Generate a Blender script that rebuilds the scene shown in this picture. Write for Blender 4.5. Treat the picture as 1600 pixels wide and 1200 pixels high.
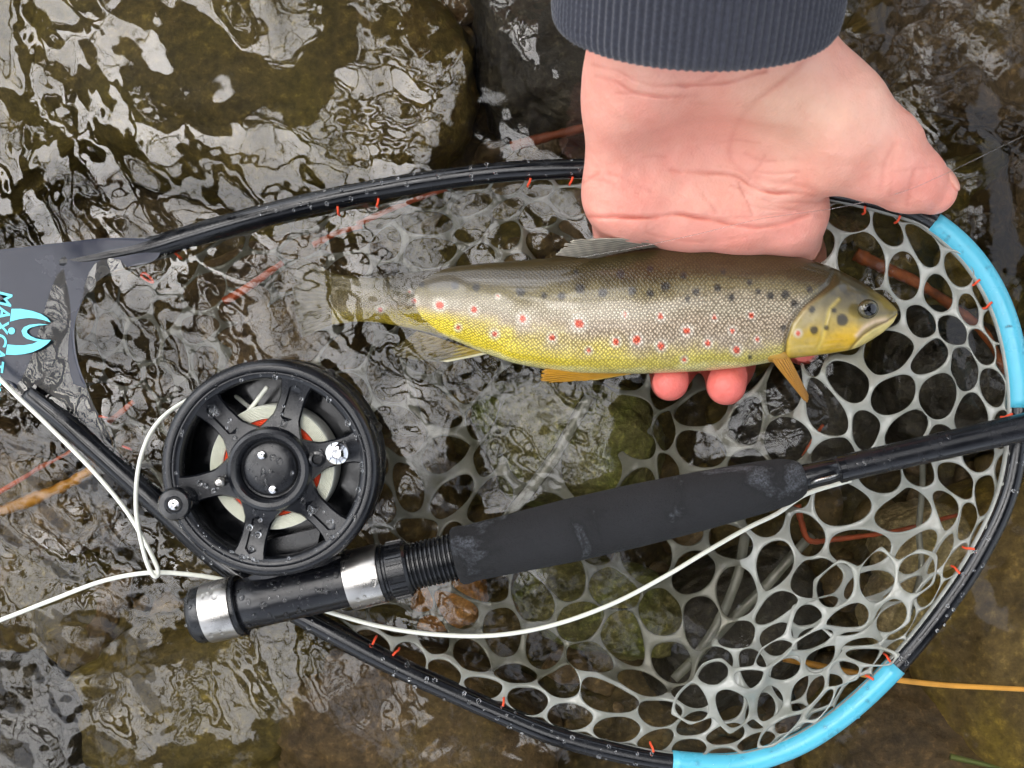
import bpy, math, random
import numpy as np
from mathutils import Vector, Matrix

random.seed(7)
rng = np.random.default_rng(11)
PI = math.pi
scene = bpy.context.scene
for o in list(bpy.data.objects):
    bpy.data.objects.remove(o)
COL = scene.collection

# ------------------------------------------------------------------ camera, sky, sun, exposure
D = 0.43                      # camera height over the water, metres
S = 0.00025                   # metres per photo pixel on the water surface
cam_data = bpy.data.cameras.new('camera')
cam = bpy.data.objects.new('camera', cam_data)
COL.objects.link(cam)
cam.location = (0, 0, D)
cam.rotation_euler = (0, 0, 0)
cam_data.sensor_width = 36.0
cam_data.lens = 36.0 * D / (1600 * S)
cam_data.clip_start = 0.01
cam_data.clip_end = 400
cam_data.dof.use_dof = True
cam_data.dof.focus_distance = 0.415
cam_data.dof.aperture_fstop = 16
scene.camera = cam

SUN_EL, SUN_ROT = math.radians(64), math.radians(308)
world = bpy.data.worlds.new('World')
scene.world = world
world.use_nodes = True
wn, wl = world.node_tree.nodes, world.node_tree.links
wn.clear()
w_out = wn.new('ShaderNodeOutputWorld')
w_bg = wn.new('ShaderNodeBackground')
w_sky = wn.new('ShaderNodeTexSky')
w_hsv = wn.new('ShaderNodeHueSaturation')
w_sky.sky_type = 'NISHITA'
w_sky.sun_disc = False
w_sky.sun_elevation = SUN_EL
w_sky.sun_rotation = SUN_ROT
w_sky.air_density = 1.0
w_sky.dust_density = 2.5
w_sky.ozone_density = 1.0
w_hsv.inputs['Saturation'].default_value = 0.34
w_bg.inputs['Strength'].default_value = 0.15
wl.new(w_sky.outputs[0], w_hsv.inputs['Color'])
wl.new(w_hsv.outputs[0], w_bg.inputs['Color'])
wl.new(w_bg.outputs[0], w_out.inputs['Surface'])

sun_data = bpy.data.lights.new('sun', 'SUN')
sun_data.energy = 1.2
sun_data.angle = math.radians(66)
sun_data.color = (1.0, 0.99, 0.975)
sun = bpy.data.objects.new('sun', sun_data)
COL.objects.link(sun)
sun_dir = Vector((math.sin(SUN_ROT) * math.cos(SUN_EL), math.cos(SUN_ROT) * math.cos(SUN_EL), math.sin(SUN_EL)))
sun.rotation_euler = sun_dir.to_track_quat('Z', 'Y').to_euler()

scene.view_settings.view_transform = 'Standard'
scene.view_settings.look = 'None'
scene.view_settings.gamma = 1.0
scene.view_settings.exposure = 1.6
scene.view_settings.use_curve_mapping = False
scene.cycles.use_denoising = True
scene.cycles.max_bounces = 12
scene.cycles.transmission_bounces = 10
scene.cycles.sample_clamp_indirect = 6.0

# ------------------------------------------------------------------ helpers
def W(u, v, z=0.0):
    """Place of photo point (u, v) on the plane at height z: a plain top-down plan of the scene."""
    k = S * (D - z) / D
    return Vector(((u - 800) * k, (600 - v) * k, z))

def px(n, z=0.0):
    return n * S * (D - z) / D

def lin(r, g, b):
    f = lambda c: (c / 255 / 12.92) if c / 255 <= 0.04045 else ((c / 255 + 0.055) / 1.055) ** 2.4
    return (f(r), f(g), f(b))

def smooth(a, b, x):
    t = np.clip((x - a) / (b - a), 0, 1)
    return t * t * (3 - 2 * t)

def new_mesh(name, verts, faces, sm=True):
    me = bpy.data.meshes.new(name)
    verts = np.asarray(verts, dtype=np.float32)
    me.from_pydata(verts.tolist() if len(verts) < 50000 else verts, [], faces)
    if sm:
        me.polygons.foreach_set('use_smooth', np.ones(len(me.polygons), dtype=bool))
    me.update()
    return me

def grid_mesh(name, P, close_v=False, sm=True):
    """P: (n, m, 3) array of points -> quads, made with foreach_set for speed."""
    n, m = P.shape[:2]
    idx = np.arange(n * m, dtype=np.int32).reshape(n, m)
    if close_v:
        idx = np.concatenate([idx, idx[:, :1]], axis=1)
    q = np.stack([idx[:-1, :-1], idx[1:, :-1], idx[1:, 1:], idx[:-1, 1:]], -1).reshape(-1, 4)
    return quad_mesh(name, P.reshape(-1, 3), q, sm)

def quad_mesh(name, V, Q, sm=True):
    me = bpy.data.meshes.new(name)
    V = np.ascontiguousarray(V, dtype=np.float32)
    Q = np.ascontiguousarray(Q, dtype=np.int32)
    me.vertices.add(len(V))
    me.vertices.foreach_set('co', V.ravel())
    me.loops.add(len(Q) * 4)
    me.loops.foreach_set('vertex_index', Q.ravel())
    me.polygons.add(len(Q))
    me.polygons.foreach_set('loop_start', np.arange(0, len(Q) * 4, 4, dtype=np.int32))
    if sm:
        me.polygons.foreach_set('use_smooth', np.ones(len(Q), dtype=bool))
    me.update(calc_edges=True)
    me.validate()
    return me

def link(name, me, mat=None, parent=None, local=False):
    o = bpy.data.objects.new(name, me)
    COL.objects.link(o)
    if mat is not None:
        o.data.materials.append(mat)
    if parent is not None:
        o.parent = parent
        if not local and parent.type == 'EMPTY':
            o.matrix_parent_inverse = parent.matrix_basis.inverted()
    return o

def thing(name, label, cat, loc=(0, 0, 0), group=None, rot=None):
    o = bpy.data.objects.new(name, None)
    o.empty_display_size = 0.01
    COL.objects.link(o)
    o.location = loc
    if rot is not None:
        o.rotation_euler = rot
    o.matrix_basis = Matrix.LocRotScale(Vector(loc), o.rotation_euler, Vector((1, 1, 1)))
    o['label'] = label
    o['category'] = cat
    if group:
        o['group'] = group
    return o

def tag(o, label, cat, group=None):
    o['label'] = label
    o['category'] = cat
    if group:
        o['group'] = group
    return o

def color_attr(me, cols, name='Col'):
    a = me.color_attributes.new(name, 'FLOAT_COLOR', 'POINT')
    c = np.ones((len(me.vertices), 4), dtype=np.float32)
    c[:, :cols.shape[1]] = cols
    a.data.foreach_set('color', c.ravel())

def catmull(pts, n=12, closed=False):
    P = np.asarray([tuple(p) for p in pts], dtype=float)
    k = len(P)
    out = []
    rngi = range(k if closed else k - 1)
    for i in rngi:
        if closed:
            p0, p1, p2, p3 = P[(i - 1) % k], P[i], P[(i + 1) % k], P[(i + 2) % k]
        else:
            p1, p2 = P[i], P[i + 1]
            p0 = P[i - 1] if i > 0 else 2 * p1 - p2
            p3 = P[i + 2] if i + 2 < k else 2 * p2 - p1
        for j in range(n):
            t = j / n
            out.append(0.5 * ((2 * p1) + (-p0 + p2) * t + (2 * p0 - 5 * p1 + 4 * p2 - p3) * t * t + (-p0 + 3 * p1 - 3 * p2 + p3) * t ** 3))
    if not closed:
        out.append(P[-1])
    return np.array(out)

def tube_data(path, radii, sides=10, cap=True, flat=None):
    """Swept tube. flat: optional per-point scale of the vertical half axis."""
    path = np.asarray(path, dtype=float)
    n = len(path)
    radii = np.broadcast_to(np.asarray(radii, dtype=float), (n,))
    T = np.gradient(path, axis=0)
    T /= np.linalg.norm(T, axis=1)[:, None] + 1e-12
    N = np.zeros_like(T)
    up = np.array([0, 0, 1.0])
    if abs(T[0] @ up) > 0.9:
        up = np.array([0, 1.0, 0])
    nv = up - T[0] * (up @ T[0])
    nv /= np.linalg.norm(nv)
    for i in range(n):
        nv = nv - T[i] * (nv @ T[i])
        nv /= np.linalg.norm(nv) + 1e-12
        N[i] = nv
    B = np.cross(T, N)
    a = np.linspace(0, 2 * PI, sides, endpoint=False)
    fl = np.ones(n) if flat is None else np.broadcast_to(np.asarray(flat, float), (n,))
    P = path[:, None, :] + radii[:, None, None] * (np.cos(a)[None, :, None] * N[:, None, :] * fl[:, None, None] + np.sin(a)[None, :, None] * B[:, None, :])
    V = P.reshape(-1, 3)
    F = []
    for i in range(n - 1):
        for j in range(sides):
            j2 = (j + 1) % sides
            F.append((i * sides + j, i * sides + j2, (i + 1) * sides + j2, (i + 1) * sides + j))
    if cap:
        F.append(tuple(range(sides - 1, -1, -1)))
        F.append(tuple((n - 1) * sides + j for j in range(sides)))
    return V, F

def tube(name, path, radii, mat, parent=None, sides=10, flat=None, local=False):
    V, F = tube_data(path, radii, sides, True, flat)
    return link(name, new_mesh(name, V, F), mat, parent, local)

class MB:
    """collects verts and faces for ONE mesh"""
    def __init__(self):
        self.v, self.f = [], []
    def add(self, V, F):
        o = len(self.v)
        self.v.extend([tuple(p) for p in V])
        self.f.extend([tuple(i + o for i in f) for f in F])
        return self
    def build(self, name, mat, parent=None, local=False, sm=True):
        return link(name, new_mesh(name, self.v, self.f, sm), mat, parent, local)

def lathe_data(profile, seg=48, frame=None):
    """profile: list of (r, z); revolves about z; frame: 4x4 matrix."""
    V, F = [], []
    n = len(profile)
    for (r, z) in profile:
        for k in range(seg):
            a = 2 * PI * k / seg
            V.append(Vector((r * math.cos(a), r * math.sin(a), z)))
    for i in range(n - 1):
        for k in range(seg):
            k2 = (k + 1) % seg
            F.append((i * seg + k, i * seg + k2, (i + 1) * seg + k2, (i + 1) * seg + k))
    if profile[0][0] > 1e-7 and profile[0] != profile[-1]:
        pass
    if frame is not None:
        V = [frame @ p for p in V]
    return V, F

def soft_normals(o, angle=35):
    """sharp edges stay sharp, the rest is smooth"""
    me = o.data
    me.set_sharp_from_angle(angle=math.radians(angle))

# ------------------------------------------------------------------ materials
MATS = {}
def mat_new(name):
    m = bpy.data.materials.new(name)
    m.use_nodes = True
    nt = m.node_tree
    b = nt.nodes.get('Principled BSDF')
    return m, nt, b

def noise_node(nt, scale, detail=4, rough=0.55, coord='Object', dist=0.0):
    tc = nt.nodes.new('ShaderNodeTexCoord')
    n = nt.nodes.new('ShaderNodeTexNoise')
    n.inputs['Scale'].default_value = scale
    n.inputs['Detail'].default_value = detail
    n.inputs['Roughness'].default_value = rough
    n.inputs['Distortion'].default_value = dist
    nt.links.new(tc.outputs[coord], n.inputs['Vector'])
    return n

def ramp(nt, src, stops):
    r = nt.nodes.new('ShaderNodeValToRGB')
    els = r.color_ramp.elements
    while len(els) < len(stops):
        els.new(0.5)
    for e, (p, c) in zip(els, stops):
        e.position = p
        e.color = (c[0], c[1], c[2], 1) if hasattr(c, '__len__') else (c, c, c, 1)
    nt.links.new(src, r.inputs['Fac'])
    return r

def bump(nt, src, strength, dist, normal_in=None):
    b = nt.nodes.new('ShaderNodeBump')
    b.inputs['Strength'].default_value = strength
    b.inputs['Distance'].default_value = dist
    nt.links.new(src, b.inputs['Height'])
    if normal_in is not None:
        nt.links.new(normal_in, b.inputs['Normal'])
    return b

def simple(name, col, rough=0.4, metal=0.0, var=0.0, scale=200, rvar=0.0, bmp=0.0, bscale=800, coat=0.0, spec=0.5):
    m, nt, b = mat_new(name)
    b.inputs['Base Color'].default_value = (*col, 1)
    b.inputs['Roughness'].default_value = rough
    b.inputs['Metallic'].default_value = metal
    b.inputs['Coat Weight'].default_value = coat
    b.inputs['Coat Roughness'].default_value = 0.08
    b.inputs['Specular IOR Level'].default_value = spec
    if var or rvar:
        n = noise_node(nt, scale, 5, 0.6)
        if var:
            r = ramp(nt, n.outputs['Fac'], [(0.3, [c * (1 - var) for c in col]), (0.7, [min(1, c * (1 + var)) for c in col])])
            nt.links.new(r.outputs['Color'], b.inputs['Base Color'])
        if rvar:
            r2 = ramp(nt, n.outputs['Fac'], [(0.35, max(0.02, rough - rvar)), (0.65, min(1, rough + rvar))])
            nt.links.new(r2.outputs['Color'], b.inputs['Roughness'])
    if bmp:
        n2 = noise_node(nt, bscale, 3, 0.6)
        bp = bump(nt, n2.outputs['Fac'], bmp, 0.0004)
        nt.links.new(bp.outputs['Normal'], b.inputs['Normal'])
    MATS[name] = m
    return m

simple('black_anodised', lin(18, 19, 23), 0.24, 0.0, 0.15, 90, 0.10, 0.10, 2500)
simple('black_plastic', lin(15, 16, 19), 0.28, 0.0, 0.2, 120, 0.12, 0.12, 1800)
simple('black_gloss', lin(18, 19, 22), 0.16, 0.0, 0.2, 150, 0.08)
simple('frame_black', lin(15, 16, 19), 0.17, 0.0, 0.25, 120, 0.12, 0.08, 900)
simple('steel', (0.50, 0.48, 0.45), 0.30, 1.0, 0.06, 60, 0.07, 0.05, 3000)
simple('chrome', (0.75, 0.75, 0.76), 0.10, 1.0)
simple('teal', lin(80, 176, 200), 0.28, 0.0, 0.06, 60, 0.1, 0.05, 700)
simple('cyan_print', lin(110, 220, 240), 0.5, 0.0)
simple('white_line', lin(226, 226, 212), 0.42, 0.0, 0.05, 300, 0.08)
simple('orange_line', lin(232, 84, 40), 0.5)
simple('orange_thread', lin(228, 78, 40), 0.6)
simple('stem_orange', lin(196, 138, 46), 0.45, 0, 0.3, 60)
simple('twig_red', lin(176, 84, 48), 0.6, 0, 0.35, 120)
simple('stick', lin(150, 82, 40), 0.6, 0, 0.6, 130)
simple('twig_brown', lin(122, 62, 34), 0.6, 0, 0.4, 90)
simple('grass_green', lin(120, 132, 70), 0.5, 0, 0.2, 60)
simple('bark', (0.05, 0.042, 0.035), 0.85, 0, 0.4, 6)
simple('leaf', (0.05, 0.07, 0.025), 0.6, 0, 0.3, 3)
simple('wader', (0.06, 0.065, 0.055), 0.7, 0, 0.2, 20)
simple('nail', lin(226, 160, 140), 0.3)

def foam_mat():
    m, nt, b = mat_new('foam')
    n = noise_node(nt, 34, 6, 0.6, dist=0.6)
    wet = ramp(nt, n.outputs['Fac'], [(0.36, 0.8), (0.44, 0.0)])
    base = ramp(nt, n.outputs['Fac'], [(0.43, lin(12, 12, 14)), (0.48, lin(26, 26, 28)), (0.8, lin(34, 34, 37))])
    sparkle = noise_node(nt, 1300, 3, 0.7)
    sk = ramp(nt, sparkle.outputs['Fac'], [(0.42, lin(24, 25, 27)), (0.60, lin(96, 100, 108))])  # sparkle of the water film, painted into the base colour
    mxf = nt.nodes.new('ShaderNodeMix')
    mxf.data_type = 'RGBA'
    nt.links.new(wet.outputs['Color'], mxf.inputs[0])
    nt.links.new(base.outputs['Color'], mxf.inputs[6])
    nt.links.new(sk.outputs['Color'], mxf.inputs[7])
    nt.links.new(mxf.outputs[2], b.inputs['Base Color'])
    rr = ramp(nt, wet.outputs['Color'], [(0, 0.9), (1, 0.2)])
    nt.links.new(rr.outputs['Color'], b.inputs['Roughness'])
    f = noise_node(nt, 1000, 4, 0.75)
    bp = bump(nt, f.outputs['Fac'], 1.0, 0.0014)
    nt.links.new(bp.outputs['Normal'], b.inputs['Normal'])
    return m
MATS['foam'] = foam_mat()

def knit_mat():
    m, nt, b = mat_new('knit')
    n = noise_node(nt, 900, 4, 0.7)
    r = ramp(nt, n.outputs['Fac'], [(0.25, lin(34, 35, 43)), (0.75, lin(58, 60, 72))])
    nt.links.new(r.outputs['Color'], b.inputs['Base Color'])
    b.inputs['Roughness'].default_value = 0.95
    b.inputs['Sheen Weight'].default_value = 0.3
    bp = bump(nt, n.outputs['Fac'], 0.6, 0.0006)
    nt.links.new(bp.outputs['Normal'], b.inputs['Normal'])
    return m
MATS['knit'] = knit_mat()

def rubber_mat():
    m, nt, b = mat_new('net_rubber')
    n = noise_node(nt, 60, 4, 0.6)
    r = ramp(nt, n.outputs['Fac'], [(0.3, lin(158, 160, 148)), (0.7, lin(196, 197, 188))])
    nt.links.new(r.outputs['Color'], b.inputs['Base Color'])
    b.inputs['Roughness'].default_value = 0.12
    b.inputs['Coat Weight'].default_value = 0.5
    b.inputs['Coat Roughness'].default_value = 0.05
    b.inputs['IOR'].default_value = 1.42
    b.inputs['Transmission Weight'].default_value = 0.5
    f = noise_node(nt, 700, 3, 0.6)
    bp = bump(nt, f.outputs['Fac'], 0.25, 0.0006)
    nt.links.new(bp.outputs['Normal'], b.inputs['Normal'])
    return m
MATS['net_rubber'] = rubber_mat()

def clear_mat(name, col=(1, 1, 1), rough=0.02, ior=1.33):
    m, nt, b = mat_new(name)
    b.inputs['Base Color'].default_value = (*col, 1)
    b.inputs['Roughness'].default_value = rough
    b.inputs['IOR'].default_value = ior
    b.inputs['Transmission Weight'].default_value = 1.0
    MATS[name] = m
clear_mat('droplet')
clear_mat('mono', (0.95, 0.95, 0.95), 0.15, 1.5)

def skin_mat():
    m, nt, b = mat_new('skin')
    at = nt.nodes.new('ShaderNodeAttribute')
    at.attribute_name = 'Col'
    n = noise_node(nt, 70, 6, 0.65)
    mx = nt.nodes.new('ShaderNodeMix')
    mx.data_type = 'RGBA'
    mx.blend_type = 'MULTIPLY'
    r = ramp(nt, n.outputs['Fac'], [(0.28, (0.93, 0.80, 0.76)), (0.5, (0.99, 0.96, 0.95)), (0.72, (1.05, 1.06, 1.06))])
    mx.inputs[0].default_value = 0.9
    nt.links.new(at.outputs['Color'], mx.inputs[6])
    nt.links.new(r.outputs['Color'], mx.inputs[7])
    nt.links.new(mx.outputs[2], b.inputs['Base Color'])
    b.inputs['Roughness'].default_value = 0.4
    b.inputs['Subsurface Weight'].default_value = 0.25
    b.inputs['Subsurface Radius'].default_value = (1.0, 0.35, 0.2)
    b.inputs['Subsurface Scale'].default_value = 0.003
    b.inputs['Specular IOR Level'].default_value = 0.35
    v = nt.nodes.new('ShaderNodeTexVoronoi')
    tc = nt.nodes.new('ShaderNodeTexCoord')
    v.inputs['Scale'].default_value = 900
    nt.links.new(tc.outputs['Object'], v.inputs['Vector'])
    b1 = bump(nt, v.outputs['Distance'], 0.22, 0.0005)
    n3 = noise_node(nt, 260, 4, 0.6)
    b2 = bump(nt, n3.outputs['Fac'], 0.25, 0.0012, b1.outputs['Normal'])
    nt.links.new(b2.outputs['Normal'], b.inputs['Normal'])
    return m
MATS['skin'] = skin_mat()

def fish_mat():
    m, nt, b = mat_new('trout_skin')
    at = nt.nodes.new('ShaderNodeAttribute')
    at.attribute_name = 'Col'
    mk = nt.nodes.new('ShaderNodeAttribute')
    mk.attribute_name = 'Mask'          # R: scales strength, G: silvery
    sep = nt.nodes.new('ShaderNodeSeparateColor')
    nt.links.new(mk.outputs['Color'], sep.inputs['Color'])
    uv = nt.nodes.new('ShaderNodeUVMap')
    mp = nt.nodes.new('ShaderNodeMapping')
    mp.inputs['Rotation'].default_value = (0, 0, math.radians(45))
    mp.inputs['Scale'].default_value = (1, 1, 1)
    nt.links.new(uv.outputs['UV'], mp.inputs['Vector'])
    v = nt.nodes.new('ShaderNodeTexVoronoi')
    v.voronoi_dimensions = '2D'
    v.inputs['Scale'].default_value = 1.0
    v.inputs['Randomness'].default_value = 0.42
    nt.links.new(mp.outputs['Vector'], v.inputs['Vector'])
    sc = ramp(nt, v.outputs['Distance'], [(0.12, 1.0), (0.5, 0.0)])
    # brightness of a scale against the dark skin between scales
    br = ramp(nt, sc.outputs['Color'], [(0.0, (0.58, 0.55, 0.50)), (0.35, (0.88, 0.87, 0.83)), (1.0, (1.55, 1.52, 1.46))])
    br.color_ramp.interpolation = 'EASE'
    mixc = nt.nodes.new('ShaderNodeMix')
    mixc.data_type = 'RGBA'
    mixc.blend_type = 'MULTIPLY'
    nt.links.new(sep.outputs[0], mixc.inputs[0])
    nt.links.new(at.outputs['Color'], mixc.inputs[6])
    nt.links.new(br.outputs['Color'], mixc.inputs[7])
    n = noise_node(nt, 160, 5, 0.65)
    nr = ramp(nt, n.outputs['Fac'], [(0.3, (0.82, 0.80, 0.74)), (0.7, (1.12, 1.12, 1.08))])
    mx2 = nt.nodes.new('ShaderNodeMix')
    mx2.data_type = 'RGBA'
    mx2.blend_type = 'MULTIPLY'
    mx2.inputs[0].default_value = 1.0
    nt.links.new(mixc.outputs[2], mx2.inputs[6])
    nt.links.new(nr.outputs['Color'], mx2.inputs[7])
    nt.links.new(mx2.outputs[2], b.inputs['Base Color'])
    b.inputs['Roughness'].default_value = 0.32
    b.inputs['Coat Weight'].default_value = 0.6
    b.inputs['Coat Roughness'].default_value = 0.12
    ml = nt.nodes.new('ShaderNodeMath')
    ml.operation = 'MULTIPLY'
    nt.links.new(sc.outputs['Color'], ml.inputs[0])
    nt.links.new(sep.outputs[0], ml.inputs[1])
    bp = bump(nt, ml.outputs[0], 0.5, 0.0005)
    nt.links.new(bp.outputs['Normal'], b.inputs['Normal'])
    met = nt.nodes.new('ShaderNodeMath')
    met.operation = 'MULTIPLY'
    met.inputs[1].default_value = 0.35
    nt.links.new(sep.outputs[1], met.inputs[0])
    nt.links.new(met.outputs[0], b.inputs['Metallic'])
    return m
MATS['trout_skin'] = fish_mat()

def attr_mat(name, rough=0.3, trans=0.0, coat=0.3):
    m, nt, b = mat_new(name)
    at = nt.nodes.new('ShaderNodeAttribute')
    at.attribute_name = 'Col'
    nt.links.new(at.outputs['Color'], b.inputs['Base Color'])
    b.inputs['Roughness'].default_value = rough
    b.inputs['Transmission Weight'].default_value = trans
    b.inputs['IOR'].default_value = 1.36
    b.inputs['Coat Weight'].default_value = coat
    b.inputs['Coat Roughness'].default_value = 0.1
    MATS[name] = m
attr_mat('fin_skin', 0.35, 0.35, 0.3)
attr_mat('eye_wet', 0.08, 0.0, 1.0)

def stone_mat(name, c1, c2, c3, moss=None, scale=28, rough=0.6):
    m, nt, b = mat_new(name)
    n = noise_node(nt, scale, 8, 0.68, dist=0.4)
    r = ramp(nt, n.outputs['Fac'], [(0.28, c1), (0.5, c2), (0.72, c3)])
    src = r.outputs['Color']
    if moss:
        n2 = noise_node(nt, scale * 0.45, 5, 0.6, dist=0.8)
        f = ramp(nt, n2.outputs['Fac'], [(0.46, 0.0), (0.62, 1.0)])
        mx = nt.nodes.new('ShaderNodeMix')
        mx.data_type = 'RGBA'
        nt.links.new(f.outputs['Color'], mx.inputs[0])
        nt.links.new(src, mx.inputs[6])
        mx.inputs[7].default_value = (*moss, 1)
        src = mx.outputs[2]
    sp = noise_node(nt, scale * 14, 3, 0.7)
    sr = ramp(nt, sp.outputs['Fac'], [(0.36, 0.5), (0.58, 1.0), (0.72, 2.1)])
    mx3 = nt.nodes.new('ShaderNodeMix')
    mx3.data_type = 'RGBA'
    mx3.blend_type = 'MULTIPLY'
    mx3.inputs[0].default_value = 0.8
    nt.links.new(src, mx3.inputs[6])
    nt.links.new(sr.outputs['Color'], mx3.inputs[7])
    nt.links.new(mx3.outputs[2], b.inputs['Base Color'])
    b.inputs['Roughness'].default_value = rough
    bp = bump(nt, sp.outputs['Fac'], 0.5, 0.002)
    nt.links.new(bp.outputs['Normal'], b.inputs['Normal'])
    MATS[name] = m
stone_mat('bed', lin(44, 36, 22), lin(84, 70, 40), lin(124, 104, 60), lin(96, 84, 30), 22, 0.8)
stone_mat('stone_olive', lin(60, 52, 24), lin(98, 84, 40), lin(132, 114, 58), lin(104, 92, 30), 16, 0.7)
stone_mat('stone_brown', lin(62, 50, 34), lin(104, 84, 54), lin(142, 118, 78), lin(110, 92, 36), 18, 0.7)
stone_mat('stone_yellow', lin(86, 70, 40), lin(128, 106, 58), lin(164, 140, 88), lin(150, 128, 38), 14, 0.7)
stone_mat('stone_moss', lin(66, 64, 34), lin(116, 110, 62), lin(160, 150, 100), lin(112, 122, 44), 30, 0.75)
stone_mat('stone_orange', lin(150, 96, 42), lin(204, 146, 80), lin(230, 180, 116), None, 34, 0.7)
stone_mat('stone_pale', lin(130, 112, 78), lin(176, 156, 112), lin(206, 188, 146), lin(140, 128, 60), 30, 0.7)
stone_mat('stone_dark', lin(34, 30, 24), lin(60, 54, 42), lin(92, 84, 66), None, 24, 0.6)

def water_mat():
    m, nt, b = mat_new('water')
    nt.nodes.remove(b)
    out = nt.nodes.get('Material Output')
    refr = nt.nodes.new('ShaderNodeBsdfRefraction')
    refr.inputs['IOR'].default_value = 1.33
    refr.inputs['Roughness'].default_value = 0.0
    refr.inputs['Color'].default_value = (0.84, 0.82, 0.77, 1)
    gl = nt.nodes.new('ShaderNodeBsdfGlossy')
    gl.inputs['Roughness'].default_value = 0.025
    gl.inputs['Color'].default_value = (1, 1, 1, 1)
    lw = nt.nodes.new('ShaderNodeLayerWeight')
    lw.inputs['Blend'].default_value = 0.5
    p5 = nt.nodes.new('ShaderNodeMath'); p5.operation = 'POWER'
    p5.inputs[1].default_value = 4.0
    ma = nt.nodes.new('ShaderNodeMath'); ma.operation = 'MULTIPLY_ADD'
    ma.inputs[1].default_value = 0.93
    ma.inputs[2].default_value = 0.033
    nt.links.new(lw.outputs['Facing'], p5.inputs[0])
    nt.links.new(p5.outputs[0], ma.inputs[0])
    mix = nt.nodes.new('ShaderNodeMixShader')
    nt.links.new(ma.outputs[0], mix.inputs[0])
    nt.links.new(refr.outputs[0], mix.inputs[1])
    nt.links.new(gl.outputs[0], mix.inputs[2])
    nt.links.new(mix.outputs[0], out.inputs['Surface'])
    return m
MATS['water'] = water_mat()

# ------------------------------------------------------------------ value noise (numpy) for shapes
_perm = rng.permutation(512)
_lat = rng.uniform(-1, 1, (64, 64, 64)).astype(np.float32)
def vnoise(P, freq):
    Q = np.asarray(P, dtype=np.float32) * freq + 100.0
    i = np.floor(Q).astype(int)
    f = Q - i
    f = f * f * (3 - 2 * f)
    i %= 64
    j = (i + 1) % 64
    x0, y0, z0, x1, y1, z1 = i[..., 0], i[..., 1], i[..., 2], j[..., 0], j[..., 1], j[..., 2]
    fx, fy, fz = f[..., 0], f[..., 1], f[..., 2]
    L = _lat
    a = L[x0, y0, z0] * (1 - fx) + L[x1, y0, z0] * fx
    b = L[x0, y1, z0] * (1 - fx) + L[x1, y1, z0] * fx
    c = L[x0, y0, z1] * (1 - fx) + L[x1, y0, z1] * fx
    d = L[x0, y1, z1] * (1 - fx) + L[x1, y1, z1] * fx
    return (a * (1 - fy) + b * fy) * (1 - fz) + (c * (1 - fy) + d * fy) * fz
def fbm(P, freq, octv=4, gain=0.5):
    s, a = 0, 1.0
    for k in range(octv):
        s = s + a * vnoise(np.asarray(P) + 7.31 * k, freq * 2 ** k)
        a *= gain
    return s

def surface_nets(f, lo, hi, h):
    lo, hi = np.array(lo, float), np.array(hi, float)
    n = np.ceil((hi - lo) / h).astype(int) + 1
    ax = [(lo[k] + h * np.arange(n[k])).astype(np.float32) for k in range(3)]
    X, Y, Z = np.meshgrid(*ax, indexing='ij')
    val = f(X, Y, Z)
    ins = val < 0
    c = n - 1
    acc = np.zeros((*c, 3), np.float32)
    cnt = np.zeros(c, np.float32)
    corners = [(0, 0, 0), (1, 0, 0), (0, 1, 0), (1, 1, 0), (0, 0, 1), (1, 0, 1), (0, 1, 1), (1, 1, 1)]
    sl = lambda A, o: A[o[0]:o[0] + c[0], o[1]:o[1] + c[1], o[2]:o[2] + c[2]]
    for a in range(8):
        for b in range(a + 1, 8):
            ca, cb = corners[a], corners[b]
            if sum(abs(ca[k] - cb[k]) for k in range(3)) != 1:
                continue
            ia, ib = sl(ins, ca), sl(ins, cb)
            cr = ia != ib
            va, vb = sl(val, ca), sl(val, cb)
            t = np.where(cr, va / np.where(cr, va - vb, 1), 0)
            for k in range(3):
                acc[..., k] += np.where(cr, ca[k] + t * (cb[k] - ca[k]), 0)
            cnt += cr
    act = cnt > 0
    idx = -np.ones(c, np.int64)
    idx[act] = np.arange(act.sum())
    ijk = np.argwhere(act)
    V = lo + h * (ijk + acc[act] / cnt[act][:, None])
    Q = []
    for k in range(3):
        u, w = (k + 1) % 3, (k + 2) % 3
        s0 = [slice(None)] * 3
        s1 = [slice(None)] * 3
        s0[k] = slice(0, -1)
        s1[k] = slice(1, None)
        a, b = ins[tuple(s0)], ins[tuple(s1)]
        e = np.argwhere(a != b)
        e = e[(e[:, u] > 0) & (e[:, w] > 0) & (e[:, u] < c[u]) & (e[:, w] < c[w])]
        flip = a[e[:, 0], e[:, 1], e[:, 2]]
        def cell(du, dw):
            q = e.copy()
            q[:, u] += du
            q[:, w] += dw
            return idx[q[:, 0], q[:, 1], q[:, 2]]
        q = np.stack([cell(-1, -1), cell(0, -1), cell(0, 0), cell(-1, 0)], -1)
        q[~flip] = q[~flip][:, ::-1]
        Q.append(q)
    return V, np.concatenate(Q)

def smin(a, b, k):
    h = np.clip(0.5 + 0.5 * (b - a) / k, 0, 1)
    return b * (1 - h) + a * h - k * h * (1 - h)

def cone(X, Y, Z, a, b, ra, rb):
    a, b = np.array(a, np.float32), np.array(b, np.float32)
    ab = b - a
    L2 = float(ab @ ab)
    t = np.clip(((X - a[0]) * ab[0] + (Y - a[1]) * ab[1] + (Z - a[2]) * ab[2]) / L2, 0, 1)
    return np.sqrt((X - a[0] - t * ab[0]) ** 2 + (Y - a[1] - t * ab[1]) ** 2 + (Z - a[2] - t * ab[2]) ** 2) - (ra + t * (rb - ra))

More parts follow.
